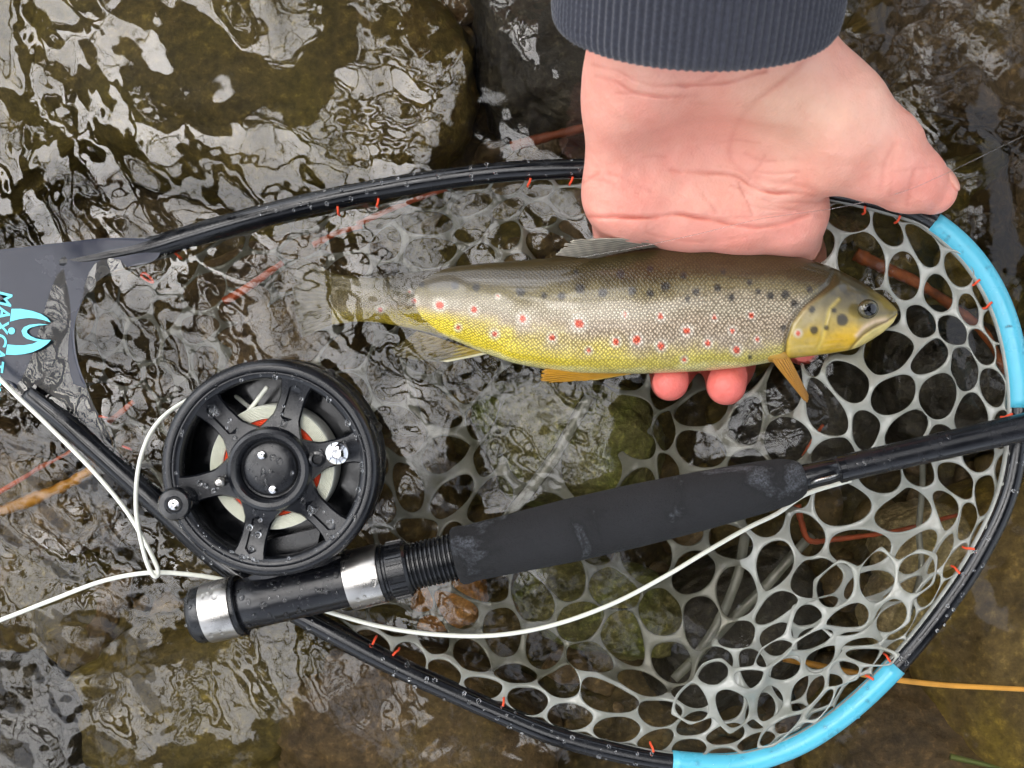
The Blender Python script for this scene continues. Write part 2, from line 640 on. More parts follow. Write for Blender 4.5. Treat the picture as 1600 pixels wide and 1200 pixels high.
def poly_dist(U, Vv, pts):
    """distance (px) of points to a polyline in plan"""
    d = np.full(U.shape, 1e9)
    for (a, b) in zip(pts[:-1], pts[1:]):
        ax, ay = a; bx, by = b
        L2 = (bx - ax) ** 2 + (by - ay) ** 2
        t = np.clip(((U - ax) * (bx - ax) + (Vv - ay) * (by - ay)) / L2, 0, 1)
        d = np.minimum(d, np.hypot(U - ax - t * (bx - ax), Vv - ay - t * (by - ay)))
    return d

# ------------------------------------------------------------------ setting: stream bed, banks, water
def axis_coords(half, step, far, grow=1.16):
    inner = np.arange(-half, half + step * 0.5, step)
    out, x, d = [], half, step
    while x < far:
        d *= grow
        x += d
        out.append(x)
    out = np.array(out)
    return np.concatenate([-out[::-1], inner, out])

def build_bed():
    xs, ys = axis_coords(0.30, 0.003, 60), axis_coords(0.24, 0.003, 60)
    X, Y = np.meshgrid(xs, ys, indexing='ij')
    P3 = np.stack([X, Y, np.zeros_like(X)], -1)
    near = np.exp(-((X / 1.2) ** 2 + (Y / 1.2) ** 2))
    Z = -0.088 + near * (0.012 * fbm(P3, 14, 3) + 0.006 * fbm(P3 + 3, 60, 3)) + (1 - near) * 0.02 * fbm(P3, 3, 3)
    bank = smooth(1.9, 3.4, np.abs(Y - 0.4 * np.sin(X * 0.35)))
    Z = Z + bank * (0.55 + 0.1 * fbm(P3, 1.2, 3))
    P3[..., 2] = Z
    o = link('stream_bed', grid_mesh('stream_bed', P3), MATS['bed'])
    o['kind'] = 'structure'
    return o
build_bed()

def band_noise(n, dx, lam, bw, seed, ang=None, aniso=1.0):
    r = np.random.default_rng(seed)
    k = np.fft.fftfreq(n, dx)
    KX, KY = np.meshgrid(k, k, indexing='ij')
    if ang is not None:
        c, s = math.cos(ang), math.sin(ang)
        KX, KY = KX * c + KY * s, (-KX * s + KY * c) * aniso
    K = np.hypot(KX, KY) * lam
    A = np.exp(-((np.log(K + 1e-9)) / bw) ** 2)
    A[0, 0] = 0
    h = np.fft.ifft2(np.fft.fft2(r.standard_normal((n, n))) * A).real
    gx, gy = np.gradient(h, dx)
    return h / math.sqrt((gx ** 2 + gy ** 2).mean())      # rms slope 1

def build_water():
    step = 0.00075
    hx, hy = 0.30, 0.24
    xs, ys = axis_coords(hx, step, 30, 1.35), axis_coords(hy, step, 30, 1.35)
    X, Y = np.meshgrid(xs, ys, indexing='ij')
    n = 1024
    N1 = band_noise(n, step, 0.075, 0.35, 1)
    N2 = band_noise(n, step, 0.034, 0.35, 2, 0.5, 1.6)
    N3 = band_noise(n, step, 0.017, 0.35, 3, 0.9, 1.5)
    N4 = band_noise(n, step, 0.0085, 0.35, 4)
    N5 = band_noise(n, step, 0.0048, 0.3, 5)
    ii = np.clip(np.round((X + hx) / step).astype(int), 0, n - 1)
    jj = np.clip(np.round((Y + hy) / step).astype(int), 0, n - 1)
    U, Vv = X / S + 800, 600 - Y / S
    inner = smooth(hx, hx * 0.93, np.abs(X)) * smooth(hy, hy * 0.93, np.abs(Y))
    g = lambda cu, cv, ru, rv: np.exp(-(((U - cu) / ru) ** 2 + ((Vv - cv) / rv) ** 2))
    chop = 0.55 - 0.15 * g(420, 480, 350, 150) + 0.8 * g(1500, 120, 330, 330) + 0.5 * g(60, 900, 300, 330) + 0.4 * g(150, 100, 300, 200)
    calm = 1 - 0.6 * g(1150, 800, 420, 300) - 0.45 * g(330, 130, 260, 150) - 0.8 * g(60, 480, 140, 120) - 0.6 * g(1550, 1050, 260, 260) - 0.5 * g(620, 1130, 300, 140)
    calm = np.clip(calm, 0.15, 1)
    fine = 1 - 0.75 * g(330, 120, 330, 200) + 0.0 * g(420, 560, 330, 140) + 0.3 * g(760, 620, 200, 120) + 0.4 * g(100, 900, 250, 250)
    H = N1[ii, jj] * 0.06 + calm * chop * (N2[ii, jj] * 0.10 + fine * (N3[ii, jj] * 0.066 + N4[ii, jj] * 0.034 + N5[ii, jj] * 0.016))
    H *= inner
    P = np.stack([X, Y, H], -1)
    o = link('water', grid_mesh('water', P), MATS['water'])
    o['kind'] = 'structure'
    return o
build_water()

# ------------------------------------------------------------------ stones on the bed
def ico(level):
    t = (1 + 5 ** 0.5) / 2
    V = [(-1, t, 0), (1, t, 0), (-1, -t, 0), (1, -t, 0), (0, -1, t), (0, 1, t), (0, -1, -t), (0, 1, -t), (t, 0, -1), (t, 0, 1), (-t, 0, -1), (-t, 0, 1)]
    F = [(0, 11, 5), (0, 5, 1), (0, 1, 7), (0, 7, 10), (0, 10, 11), (1, 5, 9), (5, 11, 4), (11, 10, 2), (10, 7, 6), (7, 1, 8), (3, 9, 4), (3, 4, 2), (3, 2, 6), (3, 6, 8), (3, 8, 9), (4, 9, 5), (2, 4, 11), (6, 2, 10), (8, 6, 7), (9, 8, 1)]
    V = [Vector(v).normalized() for v in V]
    for _ in range(level):
        cache, F2 = {}, []
        def mid(a, b):
            k = (min(a, b), max(a, b))
            if k not in cache:
                V.append(((V[a] + V[b]) / 2).normalized())
                cache[k] = len(V) - 1
            return cache[k]
        for a, b, c in F:
            ab, bc, ca = mid(a, b), mid(b, c), mid(c, a)
            F2 += [(a, ab, ca), (b, bc, ab), (c, ca, bc), (ab, bc, ca)]
        F = F2
    return np.array([tuple(v) for v in V]), F
ICO5, ICO5F = ico(5)
ICO2, ICO2F = ico(2)

def stone(label, mat, u, v, ru, rv, top, thick, rot=0, seed=0, bumpy=0.16, group='stones on the stream bed'):
    P = ICO5.copy()
    flatten = np.sign(P) * np.abs(P) ** np.array([0.85, 0.85, 0.8])
    d = 1 + bumpy * fbm(P + seed * 5.7, 1.3, 5, 0.52) + 0.05 * bumpy * fbm(P + seed, 9, 3)
    P = flatten * d[:, None]
    a = math.radians(rot)
    z0 = top - thick
    sc = np.array([px(ru, top), px(rv, top), thick])
    P = P * sc
    c, s = math.cos(a), math.sin(a)
    P = np.stack([P[:, 0] * c - P[:, 1] * s, P[:, 0] * s + P[:, 1] * c, P[:, 2]], -1)
    o = link('stone', new_mesh('stone', P, ICO5F), MATS[mat])
    o.location = W(u, v, z0)
    tag(o, label, 'stone', group)
    return o

stone('mossy olive stone under the net between trout belly and foam grip', 'stone_moss', 885, 690, 150, 105, -0.030, 0.030, -15, 1)
stone('small orange tan stone under the net below the reel seat threads', 'stone_orange', 705, 925, 62, 46, -0.030, 0.018, 10, 2)
stone('pale tan stone under the net right of the orange twig', 'stone_pale', 1415, 848, 85, 66, -0.032, 0.022, 25, 3)
stone('pale stone under the net wall near the lower right rim', 'stone_pale', 1385, 945, 62, 52, -0.034, 0.02, 70, 4)
stone('large brown slab with yellow algae right of the net', 'stone_yellow', 1640, 990, 300, 330, -0.018, 0.05, 15, 5, 0.10)
stone('broad brown slab beside the blue rim at bottom right', 'stone_brown', 1450, 1170, 260, 160, -0.03, 0.04, -10, 6, 0.10)
stone('brown slab under the lower net rim below the reel seat', 'stone_brown', 650, 1130, 250, 150, -0.034, 0.035, -14, 7, 0.12)
stone('brown slab at the bottom left edge of the brown stones', 'stone_olive', 330, 1080, 240, 150, -0.040, 0.03, 20, 8, 0.14)
stone('large olive slab under clear water at upper left', 'stone_olive', 390, 110, 390, 230, -0.026, 0.045, -12, 9, 0.08)
stone('olive brown slab at the left edge above the handle', 'stone_olive', 20, 150, 230, 230, -0.036, 0.04, 40, 10, 0.1)
stone('brown stone under the bare water at lower left', 'stone_brown', 80, 760, 150, 90, -0.03, 0.03, -30, 11)
stone('dark stone in the bottom left corner', 'stone_dark', 60, 1130, 190, 120, -0.036, 0.04, 15, 12)
stone('dark stone in the water left of the wrist', 'stone_dark', 850, 90, 130, 170, -0.04, 0.04, 5, 13)
stone('dark stone in choppy water above the thumb', 'stone_brown', 1480, 110, 190, 150, -0.042, 0.04, -20, 14)
stone('brown stone beyond the blue rim at right edge', 'stone_brown', 1630, 330, 130, 130, -0.038, 0.04, 0, 15)
stone('olive stone under the net below the foam grip', 'stone_moss', 930, 930, 140, 75, -0.036, 0.025, -12, 16)
stone('dark stone under the net below the trout head', 'stone_dark', 1240, 650, 130, 90, -0.042, 0.03, 12, 17)
stone('dark stone under the net near the lower rim', 'stone_dark', 1130, 960, 150, 110, -0.044, 0.03, 30, 18)
stone('brown stone under the net right of the reel', 'stone_brown', 640, 770, 90, 90, -0.042, 0.03, 0, 19)
stone('grey brown stone under the net between reel and trout tail', 'stone_brown', 460, 480, 170, 110, -0.040, 0.03, 20, 20)
stone('dark stone under the net near trout snout', 'stone_dark', 1450, 600, 120, 110, -0.044, 0.03, 0, 21)

def gravel():
    mb = MB()
    r = random.Random(3)
    base = ICO2 * 1.0
    for k in range(420):
        u, v = r.uniform(-150, 1750), r.uniform(-150, 1350)
        s = r.uniform(0.004, 0.013)
        z = -0.085 + r.uniform(-0.004, 0.008)
        d = 1 + 0.18 * fbm(base + k * 3.1, 1.4, 2)
        sc = np.array([s, s * r.uniform(0.6, 0.95), s * r.uniform(0.45, 0.7)])
        a = r.uniform(0, PI)
        P = base * d[:, None] * sc
        P = np.stack([P[:, 0] * math.cos(a) - P[:, 1] * math.sin(a), P[:, 0] * math.sin(a) + P[:, 1] * math.cos(a), P[:, 2]], -1) + np.array(W(u, v, z))
        mb.add(P, ICO2F)
    o = mb.build('gravel', MATS['stone_brown'])
    o['kind'] = 'stuff'
    tag(o, 'brown gravel scattered over the stream bed', 'gravel')
gravel()

# ------------------------------------------------------------------ bare trees on the banks (they show in the water as reflections)
def bare_tree(name, label, base, height, lean, seed, mat='bark'):
    r = random.Random(seed)
    root = thing(name, label, 'tree', base, 'bare trees on the banks')
    trunk, crown = MB(), MB()
    def limb(mb, p, d, L, r0, depth):
        n = 5
        pts, rad = [p.copy()], [r0]
        for i in range(n):
            d = (d + Vector((r.uniform(-1, 1), r.uniform(-1, 1), r.uniform(-0.5, 0.7))) * 0.16).normalized()
            p = p + d * (L / n)
            pts.append(p.copy())
            rad.append(r0 * (1 - 0.6 * (i + 1) / n))
        V, F = tube_data([tuple(q) for q in pts], rad, 6 if depth < 2 else 4, False)
        mb.add(V, F)
        if depth >= 4:
            return
        kids = [7, 5, 4, 3][depth]
        for k in range(kids):
            t = 0.35 + 0.65 * (k + r.random()) / kids
            i = min(int(t * n), n - 1)
            q = pts[i].lerp(pts[i + 1], t * n - i)
            ax = Vector((r.uniform(-1, 1), r.uniform(-1, 1), r.uniform(-0.2, 0.5))).normalized()
            nd = (d * 0.55 + ax * 0.9).normalized()
            limb(crown, q, nd, L * r.uniform(0.42, 0.62), rad[i] * 0.55, depth + 1)
    limb(trunk, Vector((0, 0, -0.2)), Vector(lean).normalized(), height * 0.62, height * 0.022, 0)
    trunk.build('trunk', MATS[mat], root, True)
    crown.build('crown', MATS['bark'], root, True)
trees = [
    ('bare tree on the far bank above the hand', (1.4, 4.2, 0.4), 9, (-0.1, -0.25, 1)),
    ('bare tree leaning over the stream from upper left', (-3.4, 3.2, 0.4), 9, (0.35, -0.3, 1)),
    ('bare tree on the near bank below the net', (0.9, -4.0, 0.4), 8, (-0.05, 0.3, 1)),
    ('bare tree upstream to the right leaning inward', (4.2, 2.6, 0.4), 9, (-0.4, -0.2, 1)),
    ('bare tree on the lower left bank', (-3.6, -3.2, 0.4), 9, (0.25, 0.25, 1)),
    ('bare tree reaching far over the stream from the left', (-1.9, 2.4, 0.4), 8.5, (0.34, -0.50, 1)),
    ('bare tree bent over the stream from the far right bank', (2.4, 2.6, 0.4), 8.5, (-0.42, -0.5, 1)),
    ('bare tree on the lower right bank', (4.0, -3.1, 0.4), 10, (-0.35, 0.3, 1)),
]
def leaf_cloud(name, parts, seed, n, size):
    r = np.random.default_rng(seed)
    Vs = []
    for (c, rad, w) in parts:
        m = int(n * w)
        p = r.normal(size=(m, 3))
        p /= np.linalg.norm(p, axis=1)[:, None]
        p = p * (r.uniform(0.25, 1, (m, 1)) ** 0.5) * np.array(rad) + np.array(c)
        keep = fbm(p, 1.9, 3) > -0.15
        p = p[keep]
        m = len(p)
        a, b = r.normal(size=(m, 3)), r.normal(size=(m, 3))
        a /= np.linalg.norm(a, axis=1)[:, None]
        b -= a * (a * b).sum(1)[:, None]
        b /= np.linalg.norm(b, axis=1)[:, None]
        s_ = size * r.uniform(0.6, 1.3, (m, 1))
        Vs.append(np.stack([p - a * s_, p + b * s_ * 0.45, p + a * s_, p - b * s_ * 0.45], 1).reshape(-1, 3))
    V = np.concatenate(Vs)
    return quad_mesh(name, V, np.arange(len(V)).reshape(-1, 4), False)
def leafy_tree(label, base, lean, height, blobs, seed, group='leafy trees added on the near bank'):  # added out of view; crowns sit where their reflection darkens the water
    root = thing('leafy_tree', label, 'tree', base, group)
    b = Vector(base)
    tops = [Vector(c) - b for c, _, _ in blobs]
    mb = MB()
    stem = Vector(lean) * height
    P = catmull([Vector((0, 0, -0.3)), stem * 0.3 + Vector((0.1, 0, 0)), stem * 0.65, stem], 6)
    V, F = tube_data(P, np.linspace(0.13, 0.04, len(P)), 8)
    mb.add(V, F)
    for i, t in enumerate(tops):
        st = stem * (0.45 + 0.5 * i / max(1, len(tops)))
        Q_ = catmull([st, st.lerp(t, 0.5) + Vector((0, 0, 0.15)), t], 6)
        V, F = tube_data(Q_, np.linspace(0.05, 0.012, len(Q_)), 6)
        mb.add(V, F)
    mb.build('trunk', MATS['bark'], root, True)
    lp_ = [(tuple(t), rad, w) for t, (_, rad, w) in zip(tops, blobs)]
    link('crown', leaf_cloud('crown', lp_, seed, 9000, 0.07), MATS['leaf'], root, True)
leafy_tree('leafy tree added out of view, leaning over the stream from the lower right bank', (2.5, -2.6, 0.4), (-0.25, 0.3, 1), 3.6,
           [((1.3, -0.9, 3.6), (0.9, 0.7, 0.6), 1.0), ((2.1, -0.7, 4.2), (0.9, 0.8, 0.7), 0.9), ((1.0, -1.8, 4.4), (0.9, 0.7, 0.7), 0.8), ((2.4, -1.8, 4.6), (1.0, 0.9, 0.8), 0.7), ((1.0, -0.1, 4.0), (0.6, 0.5, 0.5), 0.7), ((1.7, 0.15, 4.3), (0.7, 0.6, 0.6), 0.8), ((2.3, 0.5, 4.7), (0.8, 0.6, 0.6), 0.7)], 5)
leafy_tree('leafy tree added out of view, standing on the near bank below the reel', (-0.6, -2.9, 0.4), (0.0, 0.15, 1), 4.6,
           [((-0.4, -2.0, 4.2), (0.9, 0.7, 0.9), 1.0), ((-1.5, -2.2, 4.4), (0.8, 0.7, 0.8), 0.7), ((0.3, -2.3, 5.4), (0.8, 0.8, 0.8), 0.8)], 6)
for i, (lb, b, h, l) in enumerate(trees):
    bare_tree('bare_tree', lb, b, h, l, 40 + i)

# ------------------------------------------------------------------ landing net
HOOP = [(48, 616, -0.0045), (95, 652, -0.0025), (150, 700, -0.001), (250, 790, -0.001), (340, 872, 0.000), (440, 942, 0.003), (520, 988, 0.005), (610, 1036, 0.006), (700, 1078, 0.007),
        (790, 1118, 0.008), (870, 1150, 0.009), (960, 1174, 0.010), (1050, 1190, 0.011), (1150, 1193, 0.012), (1240, 1166, 0.014), (1320, 1115, 0.016), (1400, 1040, 0.018),
        (1470, 955, 0.020), (1530, 865, 0.022), (1575, 765, 0.023), (1592, 650, 0.023), (1585, 555, 0.022), (1560, 470, 0.020), (1515, 398, 0.018),
        (1450, 343, 0.015), (1380, 318, 0.013), (1300, 300, 0.011), (1150, 275, 0.009), (1000, 265, 0.008), (905, 264, 0.007), (800, 268, 0.006), (700, 279, 0.005),
        (600, 295, 0.004), (500, 315, 0.003), (400, 340, 0.001), (310, 366, -0.002), (240, 387, -0.0038), (180, 400, -0.0040), (130, 408, -0.0042), (70, 412, -0.005)]
hoop_pts = catmull([W(*p) for p in HOOP], 8)
hoop_uvz = catmull([Vector(p) for p in HOOP], 8)
hoop_r = np.interp(hoop_uvz[:, 0], [100, 300, 700, 1200, 1600], [0.0048, 0.0046, 0.0040, 0.0036, 0.0038])

net = thing('landing_net', 'black teardrop landing net with sky blue rim sections and clear rubber mesh, half in water', 'landing net', tuple(W(800, 700, -0.02)))

def hoop_slice(name, i0, i1, mat, grow=0.0, flat=1.12):
    return tube(name, hoop_pts[i0:i1], hoop_r[i0:i1] + grow, MATS[mat], net, 20, flat)
nh = len(hoop_pts)
def near_i(u, v):
    return int(np.argmin((hoop_uvz[:, 0] - u) ** 2 + (hoop_uvz[:, 1] - v) ** 2))
hoop_slice('rim', 0, nh, 'frame_black')
iA, iB = near_i(1396, 1044), near_i(1050, 1190)
hoop_slice('rim_sleeve', min(iA, iB), max(iA, iB) + 1, 'teal', 0.0004)['label'] = 'sky blue rim section at lower right'
iC, iD = near_i(1455, 345), near_i(1592, 640)
hoop_slice('rim_sleeve', min(iC, iD), max(iC, iD) + 1, 'teal', 0.0004)['label'] = 'sky blue rim section at upper right'

# inner groove cord that carries the mesh (clear rubber edge)
CEN = np.array([980.0, 720.0])
def inset_loop(frac, dz):
    out = []
    for p in hoop_uvz:
        q = CEN + (p[:2] - CEN) * frac
        d = np.linalg.norm(p[:2] - CEN)
        out.append(W(q[0], q[1], p[2] + dz))
    return np.array([tuple(w) for w in out])

def flat_plate(name, outline, z_top, thick, mat, parent, bev=0.0005):
    """solid plate with rounded upper edge from a plan outline in photo points; z_top may be a function of (u, v)"""
    pts = catmull([(u, v, 0) for u, v in outline], 6, True)
    area = 0.5 * np.sum(pts[:, 0] * np.roll(pts[:, 1], -1) - np.roll(pts[:, 0], -1) * pts[:, 1])
    if area > 0:
        pts = pts[::-1]
    zt = z_top if callable(z_top) else (lambda u, v: z_top)
    n = len(pts)
    tang = np.roll(pts, -1, 0) - np.roll(pts, 1, 0)
    nrm = np.stack([tang[:, 1], -tang[:, 0]], -1)
    nrm /= np.linalg.norm(nrm, axis=1)[:, None]
    rings = []
    b = bev / S
    for ins, dz in [(b * 2.2, 0), (b, -bev * 0.12), (b * 0.3, -bev * 0.5), (0, -bev), (0, -thick)]:
        sgn = -1
        R = []
        for p, m in zip(pts, nrm):
            q = p[:2] + sgn * m * ins
            R.append(W(q[0], q[1], zt(q[0], q[1]) + dz))
        rings.append(R)
    V = [tuple(p) for R in rings for p in R]
    F = []
    for k in range(len(rings) - 1):
        for i in range(n):
            j = (i + 1) % n
            F.append((k * n + i, k * n + j, (k + 1) * n + j, (k + 1) * n + i))
    F.append(tuple(range(n)))
    F.append(tuple(len(V) - 1 - i for i in range(n)))
    o = link(name, new_mesh(name, V, F), MATS[mat], parent)
    soft_normals(o, 40)
    return o

simple('handle_navy', lin(32, 36, 50), 0.22, 0, 0.1, 40, 0.1)
handle = flat_plate('handle', [(-420, 425), (-150, 408), (0, 394), (90, 384), (170, 376), (240, 380), (238, 404), (180, 418), (138, 448), (114, 500), (116, 560), (140, 625), (172, 690), (165, 722),
                    (128, 704), (70, 650), (34, 615), (0, 590), (-150, 578), (-420, 570)], lambda u, v: -0.0045 + 0.0055 * float(smooth(360, 210, np.float64(u))) * float(smooth(640, 590, np.float64(v))), 0.012, 'handle_navy', net)
# printed mark and lettering on the handle
ZL = 0.0012
def print_poly(name, outline, parent=handle):
    pts = [W(u, v, ZL) for u, v in outline]
    me = bpy.data.meshes.new(name)
    me.from_pydata([tuple(p) for p in pts], [], [tuple(range(len(pts)))])
    me.update()
    return link(name, me, MATS['cyan_print'], parent)
q = lambda pts: [(a / 4.0, 360 + b / 4.0) for a, b in pts]
print_poly('printed_mark', q([(72, 490), (130, 490), (200, 503), (255, 522), (295, 548), (316, 574), (280, 562), (230, 550), (180, 546), (125, 553), (62, 570)]))
print_poly('printed_mark', q([(302, 588), (240, 584), (185, 590), (150, 604), (134, 628), (145, 660), (170, 678), (215, 690), (238, 694), (205, 708), (150, 718), (95, 718), (46, 712), (36, 776), (95, 778), (150, 773), (205, 760), (255, 737), (292, 712), (318, 685), (270, 684), (225, 676), (190, 660), (168, 640), (170, 622), (190, 608), (240, 594)]))
print_poly('printed_mark', [(18 + 5.4 * math.cos(a), 517 + 5.4 * math.sin(a)) for a in np.linspace(0, 2 * PI, 24, endpoint=False)])
fc = bpy.data.curves.new('lettering', 'FONT')
fc.body = 'MAXCATCH'
fc.size = 0.0072
fc.space_character = 1.08
fc.shear = 0.12
fc.offset = 0.00012
tmp = bpy.data.objects.new('lettering_curve', fc)
COL.objects.link(tmp)
bpy.context.view_layer.update()
lme = bpy.data.meshes.new_from_object(tmp.evaluated_get(bpy.context.evaluated_depsgraph_get()))
bpy.data.objects.remove(tmp)
lme.materials.clear()
lt = link('lettering', lme, MATS['cyan_print'], handle)
lt.location = W(0, 454, ZL)
lt.rotation_euler = (0, 0, math.radians(-97))

# rubber mesh bag: sheet of round holes laid into a bowl under the hoop
def hoop_radius(theta):
    a = np.arctan2(hoop_uvz[:, 1] - CEN[1], hoop_uvz[:, 0] - CEN[0])
    r = np.hypot(hoop_uvz[:, 0] - CEN[0], hoop_uvz[:, 1] - CEN[1])
    o = np.argsort(a)
    a, r, z = a[o], r[o], hoop_uvz[o, 2]
    a = np.concatenate([a - 2 * PI, a, a + 2 * PI])
    return np.interp(theta, a, np.tile(r, 3)), np.interp(theta, a, np.tile(z, 3))

FAB = 1.22                                            # sheet is larger than the hoop opening
def grip_floor(uv):
    """height of the underside of rod and reel, which press the sheet down"""
    ax_v = 963 - (uv[:, 0] - 300) * (963 - 654) / 1360.0
    d = np.abs(uv[:, 1] - ax_v)
    under = np.exp(-(d / 75) ** 2) * smooth(250, 320, uv[:, 0]) * smooth(1330, 1240, uv[:, 0])
    f = 0.04 - under * 0.036
    reel_d = np.hypot(uv[:, 0] - 430, uv[:, 1] - 730)
    return f - 0.042 * smooth(230, 150, reel_d)
def bag_map(p):
    """sheet plan point (n, 2) -> photo plan point and height"""
    d = p - CEN
    th = np.arctan2(d[:, 1], d[:, 0])
    rr = np.hypot(d[:, 0], d[:, 1])
    R, zr = hoop_radius(th)
    qf = np.clip(rr / (FAB * R), 0, 1)
    r = 0.55 * qf + 0.45 * np.sin(qf * PI / 2)
    P3 = np.stack([p[:, 0] / 400, p[:, 1] / 400, np.zeros(len(p))], -1)
    edge = 1 - qf ** 3
    uv = CEN + d / (rr[:, None] + 1e-9) * (r * R * 0.988)[:, None]
    uv = uv + np.stack([fbm(P3, 2.4, 2), fbm(P3 + 9, 2.4, 2)], -1) * 40 * edge[:, None]
    side = np.maximum(smooth(1000, 1350, uv[:, 0]), smooth(650, 900, uv[:, 1]) * smooth(450, 750, uv[:, 0]))
    depth = (0.046 - 0.020 * side) * np.cos(qf * PI / 2) ** 0.8
    z = zr + 0.0025 - depth * (1 - 0.0 * qf) + 0.013 * fbm(P3 + 4, 3.2, 2) * edge
    # the sheet is pushed up where it bunches at the lower right wall
    z = z + 0.012 * np.exp(-(((uv[:, 0] - 1290) / 170) ** 2 + ((uv[:, 1] - 1010) / 150) ** 2)) * edge
    z = z + 0.010 * np.exp(-(((uv[:, 0] - 1400) / 120) ** 2 + ((uv[:, 1] - 640) / 120) ** 2)) * edge
    # left half sinks with the handle
    z = z - 0.018 * smooth(760, 350, uv[:, 0]) * edge - 0.012 * smooth(560, 380, uv[:, 1]) * smooth(900, 700, uv[:, 0]) * edge
    # keep clear under trout, fingers and grip
    dip = np.exp(-(((uv[:, 0] - 1060) / 330) ** 2 + ((uv[:, 1] - 500) / 95) ** 2))
    z = np.minimum(z, 0.026 - 0.066 * dip)
    z = np.minimum(z, grip_floor(uv))
    return uv, z

def build_bag(name='mesh_bag', pitch=80.0, r0=36.6, rot=0.32, keep=None, fold=None):
    seg = 24
    rr = random.Random(5)
    verts, faces = [], []
    corner_cache = {}
    def corner(p):
        k = (round(p[0] * 2), round(p[1] * 2))
        for dx in (-1, 0, 1):
            for dy in (-1, 0, 1):
                if (k[0] + dx, k[1] + dy) in corner_cache:
                    return corner_cache[(k[0] + dx, k[1] + dy)]
        verts.append(p)
        corner_cache[k] = len(verts) - 1
        return len(verts) - 1
    h = pitch * math.sqrt(3) / 2
    ca, sa = math.cos(rot), math.sin(rot)
    hexr = pitch / math.sqrt(3)
    def warp(p):
        P3 = np.array([[p[0] / 500, p[1] / 500, 0.3]])
        w = np.array([float(fbm(P3, 2.3, 2)[0]), float(fbm(P3 + 5, 2.3, 2)[0])]) * 22
        x, y = p[0] + w[0], p[1] + w[1]
        return (x * ca - y * sa + CEN[0], x * sa + y * ca + CEN[1])
    for j in range(-17, 18):
        for i in range(-17, 18):
            cx, cy = (i + 0.5 * (j & 1)) * pitch, j * h
            wc = warp((cx, cy))
            d = np.array(wc) - CEN
            R, _ = hoop_radius(math.atan2(d[1], d[0]))
            if np.hypot(*d) > FAB * float(R) * 0.985:
                continue
            if keep and not keep(wc):
                continue
            hole = r0 * rr.uniform(0.90, 1.08)
            ex, ea = rr.uniform(0.0, 0.10), rr.uniform(0, PI)
            ring_o, ring_m, ring_i = [], [], []
            for k in range(seg):
                a = 2 * PI * k / seg + PI / 6
                # point on the hexagon boundary
                s = k % (seg // 6) / (seg // 6)
                c0 = 2 * PI * (k // (seg // 6)) / 6 + PI / 6
                c1 = c0 + PI / 3
                hx = hexr * (math.cos(c0) * (1 - s) + math.cos(c1) * s)
                hy = hexr * (math.sin(c0) * (1 - s) + math.sin(c1) * s)
                ring_o.append(corner(warp((cx + hx, cy + hy))))
                aa = math.atan2(hy, hx)
                rad = hole * (1 + ex * math.cos(2 * (aa - ea)))
                verts.append(warp((cx + rad * math.cos(aa), cy + rad * math.sin(aa))))
                ring_i.append(len(verts) - 1)
            for k in range(seg):
                k2 = (k + 1) % seg
                faces.append((ring_o[k], ring_o[k2], ring_i[k2], ring_i[k]))
    P = np.array(verts)
    # pull points beyond the rim back onto it
    d = P - CEN
    R, _ = hoop_radius(np.arctan2(d[:, 1], d[:, 0]))
    L = np.hypot(d[:, 0], d[:, 1])
    f = np.minimum(1, FAB * R / (L + 1e-9))
    P = CEN + d * f[:, None]
    uv, z = bag_map(P)
    if fold:
        uv, z = fold(P)
    V = [W(a, b, c) for (a, b), c in zip(uv, z)]
    me = new_mesh(name, [tuple(p) for p in V], faces)
    o = link(name, me, MATS['net_rubber'], net)
    so = o.modifiers.new('thickness', 'SOLIDIFY')
    so.thickness = 0.0016
    so.offset = 0
    sb = o.modifiers.new('round', 'SUBSURF')
    sb.levels = 1
    sb.render_levels = 2
    return o
build_bag()
# slack part of the bag, folded up and lying over the lower right rim
def fold_keep(p):
    a = math.radians(-42)
    x, y = p[0] - 1235, p[1] - 1020
    t, n_ = x * math.cos(a) + y * math.sin(a), -x * math.sin(a) + y * math.cos(a)
    if (t / 270) ** 2 + (n_ / 185) ** 2 >= 1:
        return False
    uv, _z = fold_map(np.array([p]))
    d = uv[0] - CEN
    return np.hypot(*d) / float(hoop_radius(math.atan2(d[1], d[0]))[0]) < 0.94
def fold_map(P):
    a = math.radians(-42)
    x, y = P[:, 0] - 1235, P[:, 1] - 1020
    t, n_ = x * math.cos(a) + y * math.sin(a), -x * math.sin(a) + y * math.cos(a)
    # squeezed across the fold, outer edge hangs over the rim
    P3 = np.stack([t / 300, n_ / 300, 0 * t + 2.0], -1)
    n2 = 0.56 * n_ + 34 * fbm(P3, 1.6, 2) + 20
    t2 = t * 0.92 + 26 * fbm(P3 + 6, 1.7, 2)
    u = 1250 + t2 * math.cos(a) - n2 * math.sin(a)
    v = 1035 + t2 * math.sin(a) + n2 * math.cos(a)
    uv = np.stack([u, v], -1)
    d = uv - CEN
    Rr, zr = hoop_radius(np.arctan2(d[:, 1], d[:, 0]))
    f = np.hypot(d[:, 0], d[:, 1]) / Rr
    lim = np.minimum(f, 1.0 + 0.045 * np.tanh((f - 1.0) / 0.05))
    uv = np.where((f > 1.0)[:, None], CEN + d / f[:, None] * lim[:, None], uv)
    z = zr * smooth(0.6, 1.0, f) + 0.0062 * smooth(0.86, 0.98, f) + 0.004 - 0.030 * smooth(1.012, 1.05, f) + 0.0035 * fbm(P3 + 3, 2.6, 2) * smooth(1.0, 0.9, f)
    z = z + 0.010 * smooth(0.9, 0.7, f) * (0.6 + 0.6 * fbm(P3 + 8, 1.4, 2))
    return uv, z
build_bag('mesh_fold', 78.0, 34.0, 1.1, fold_keep, fold_map)

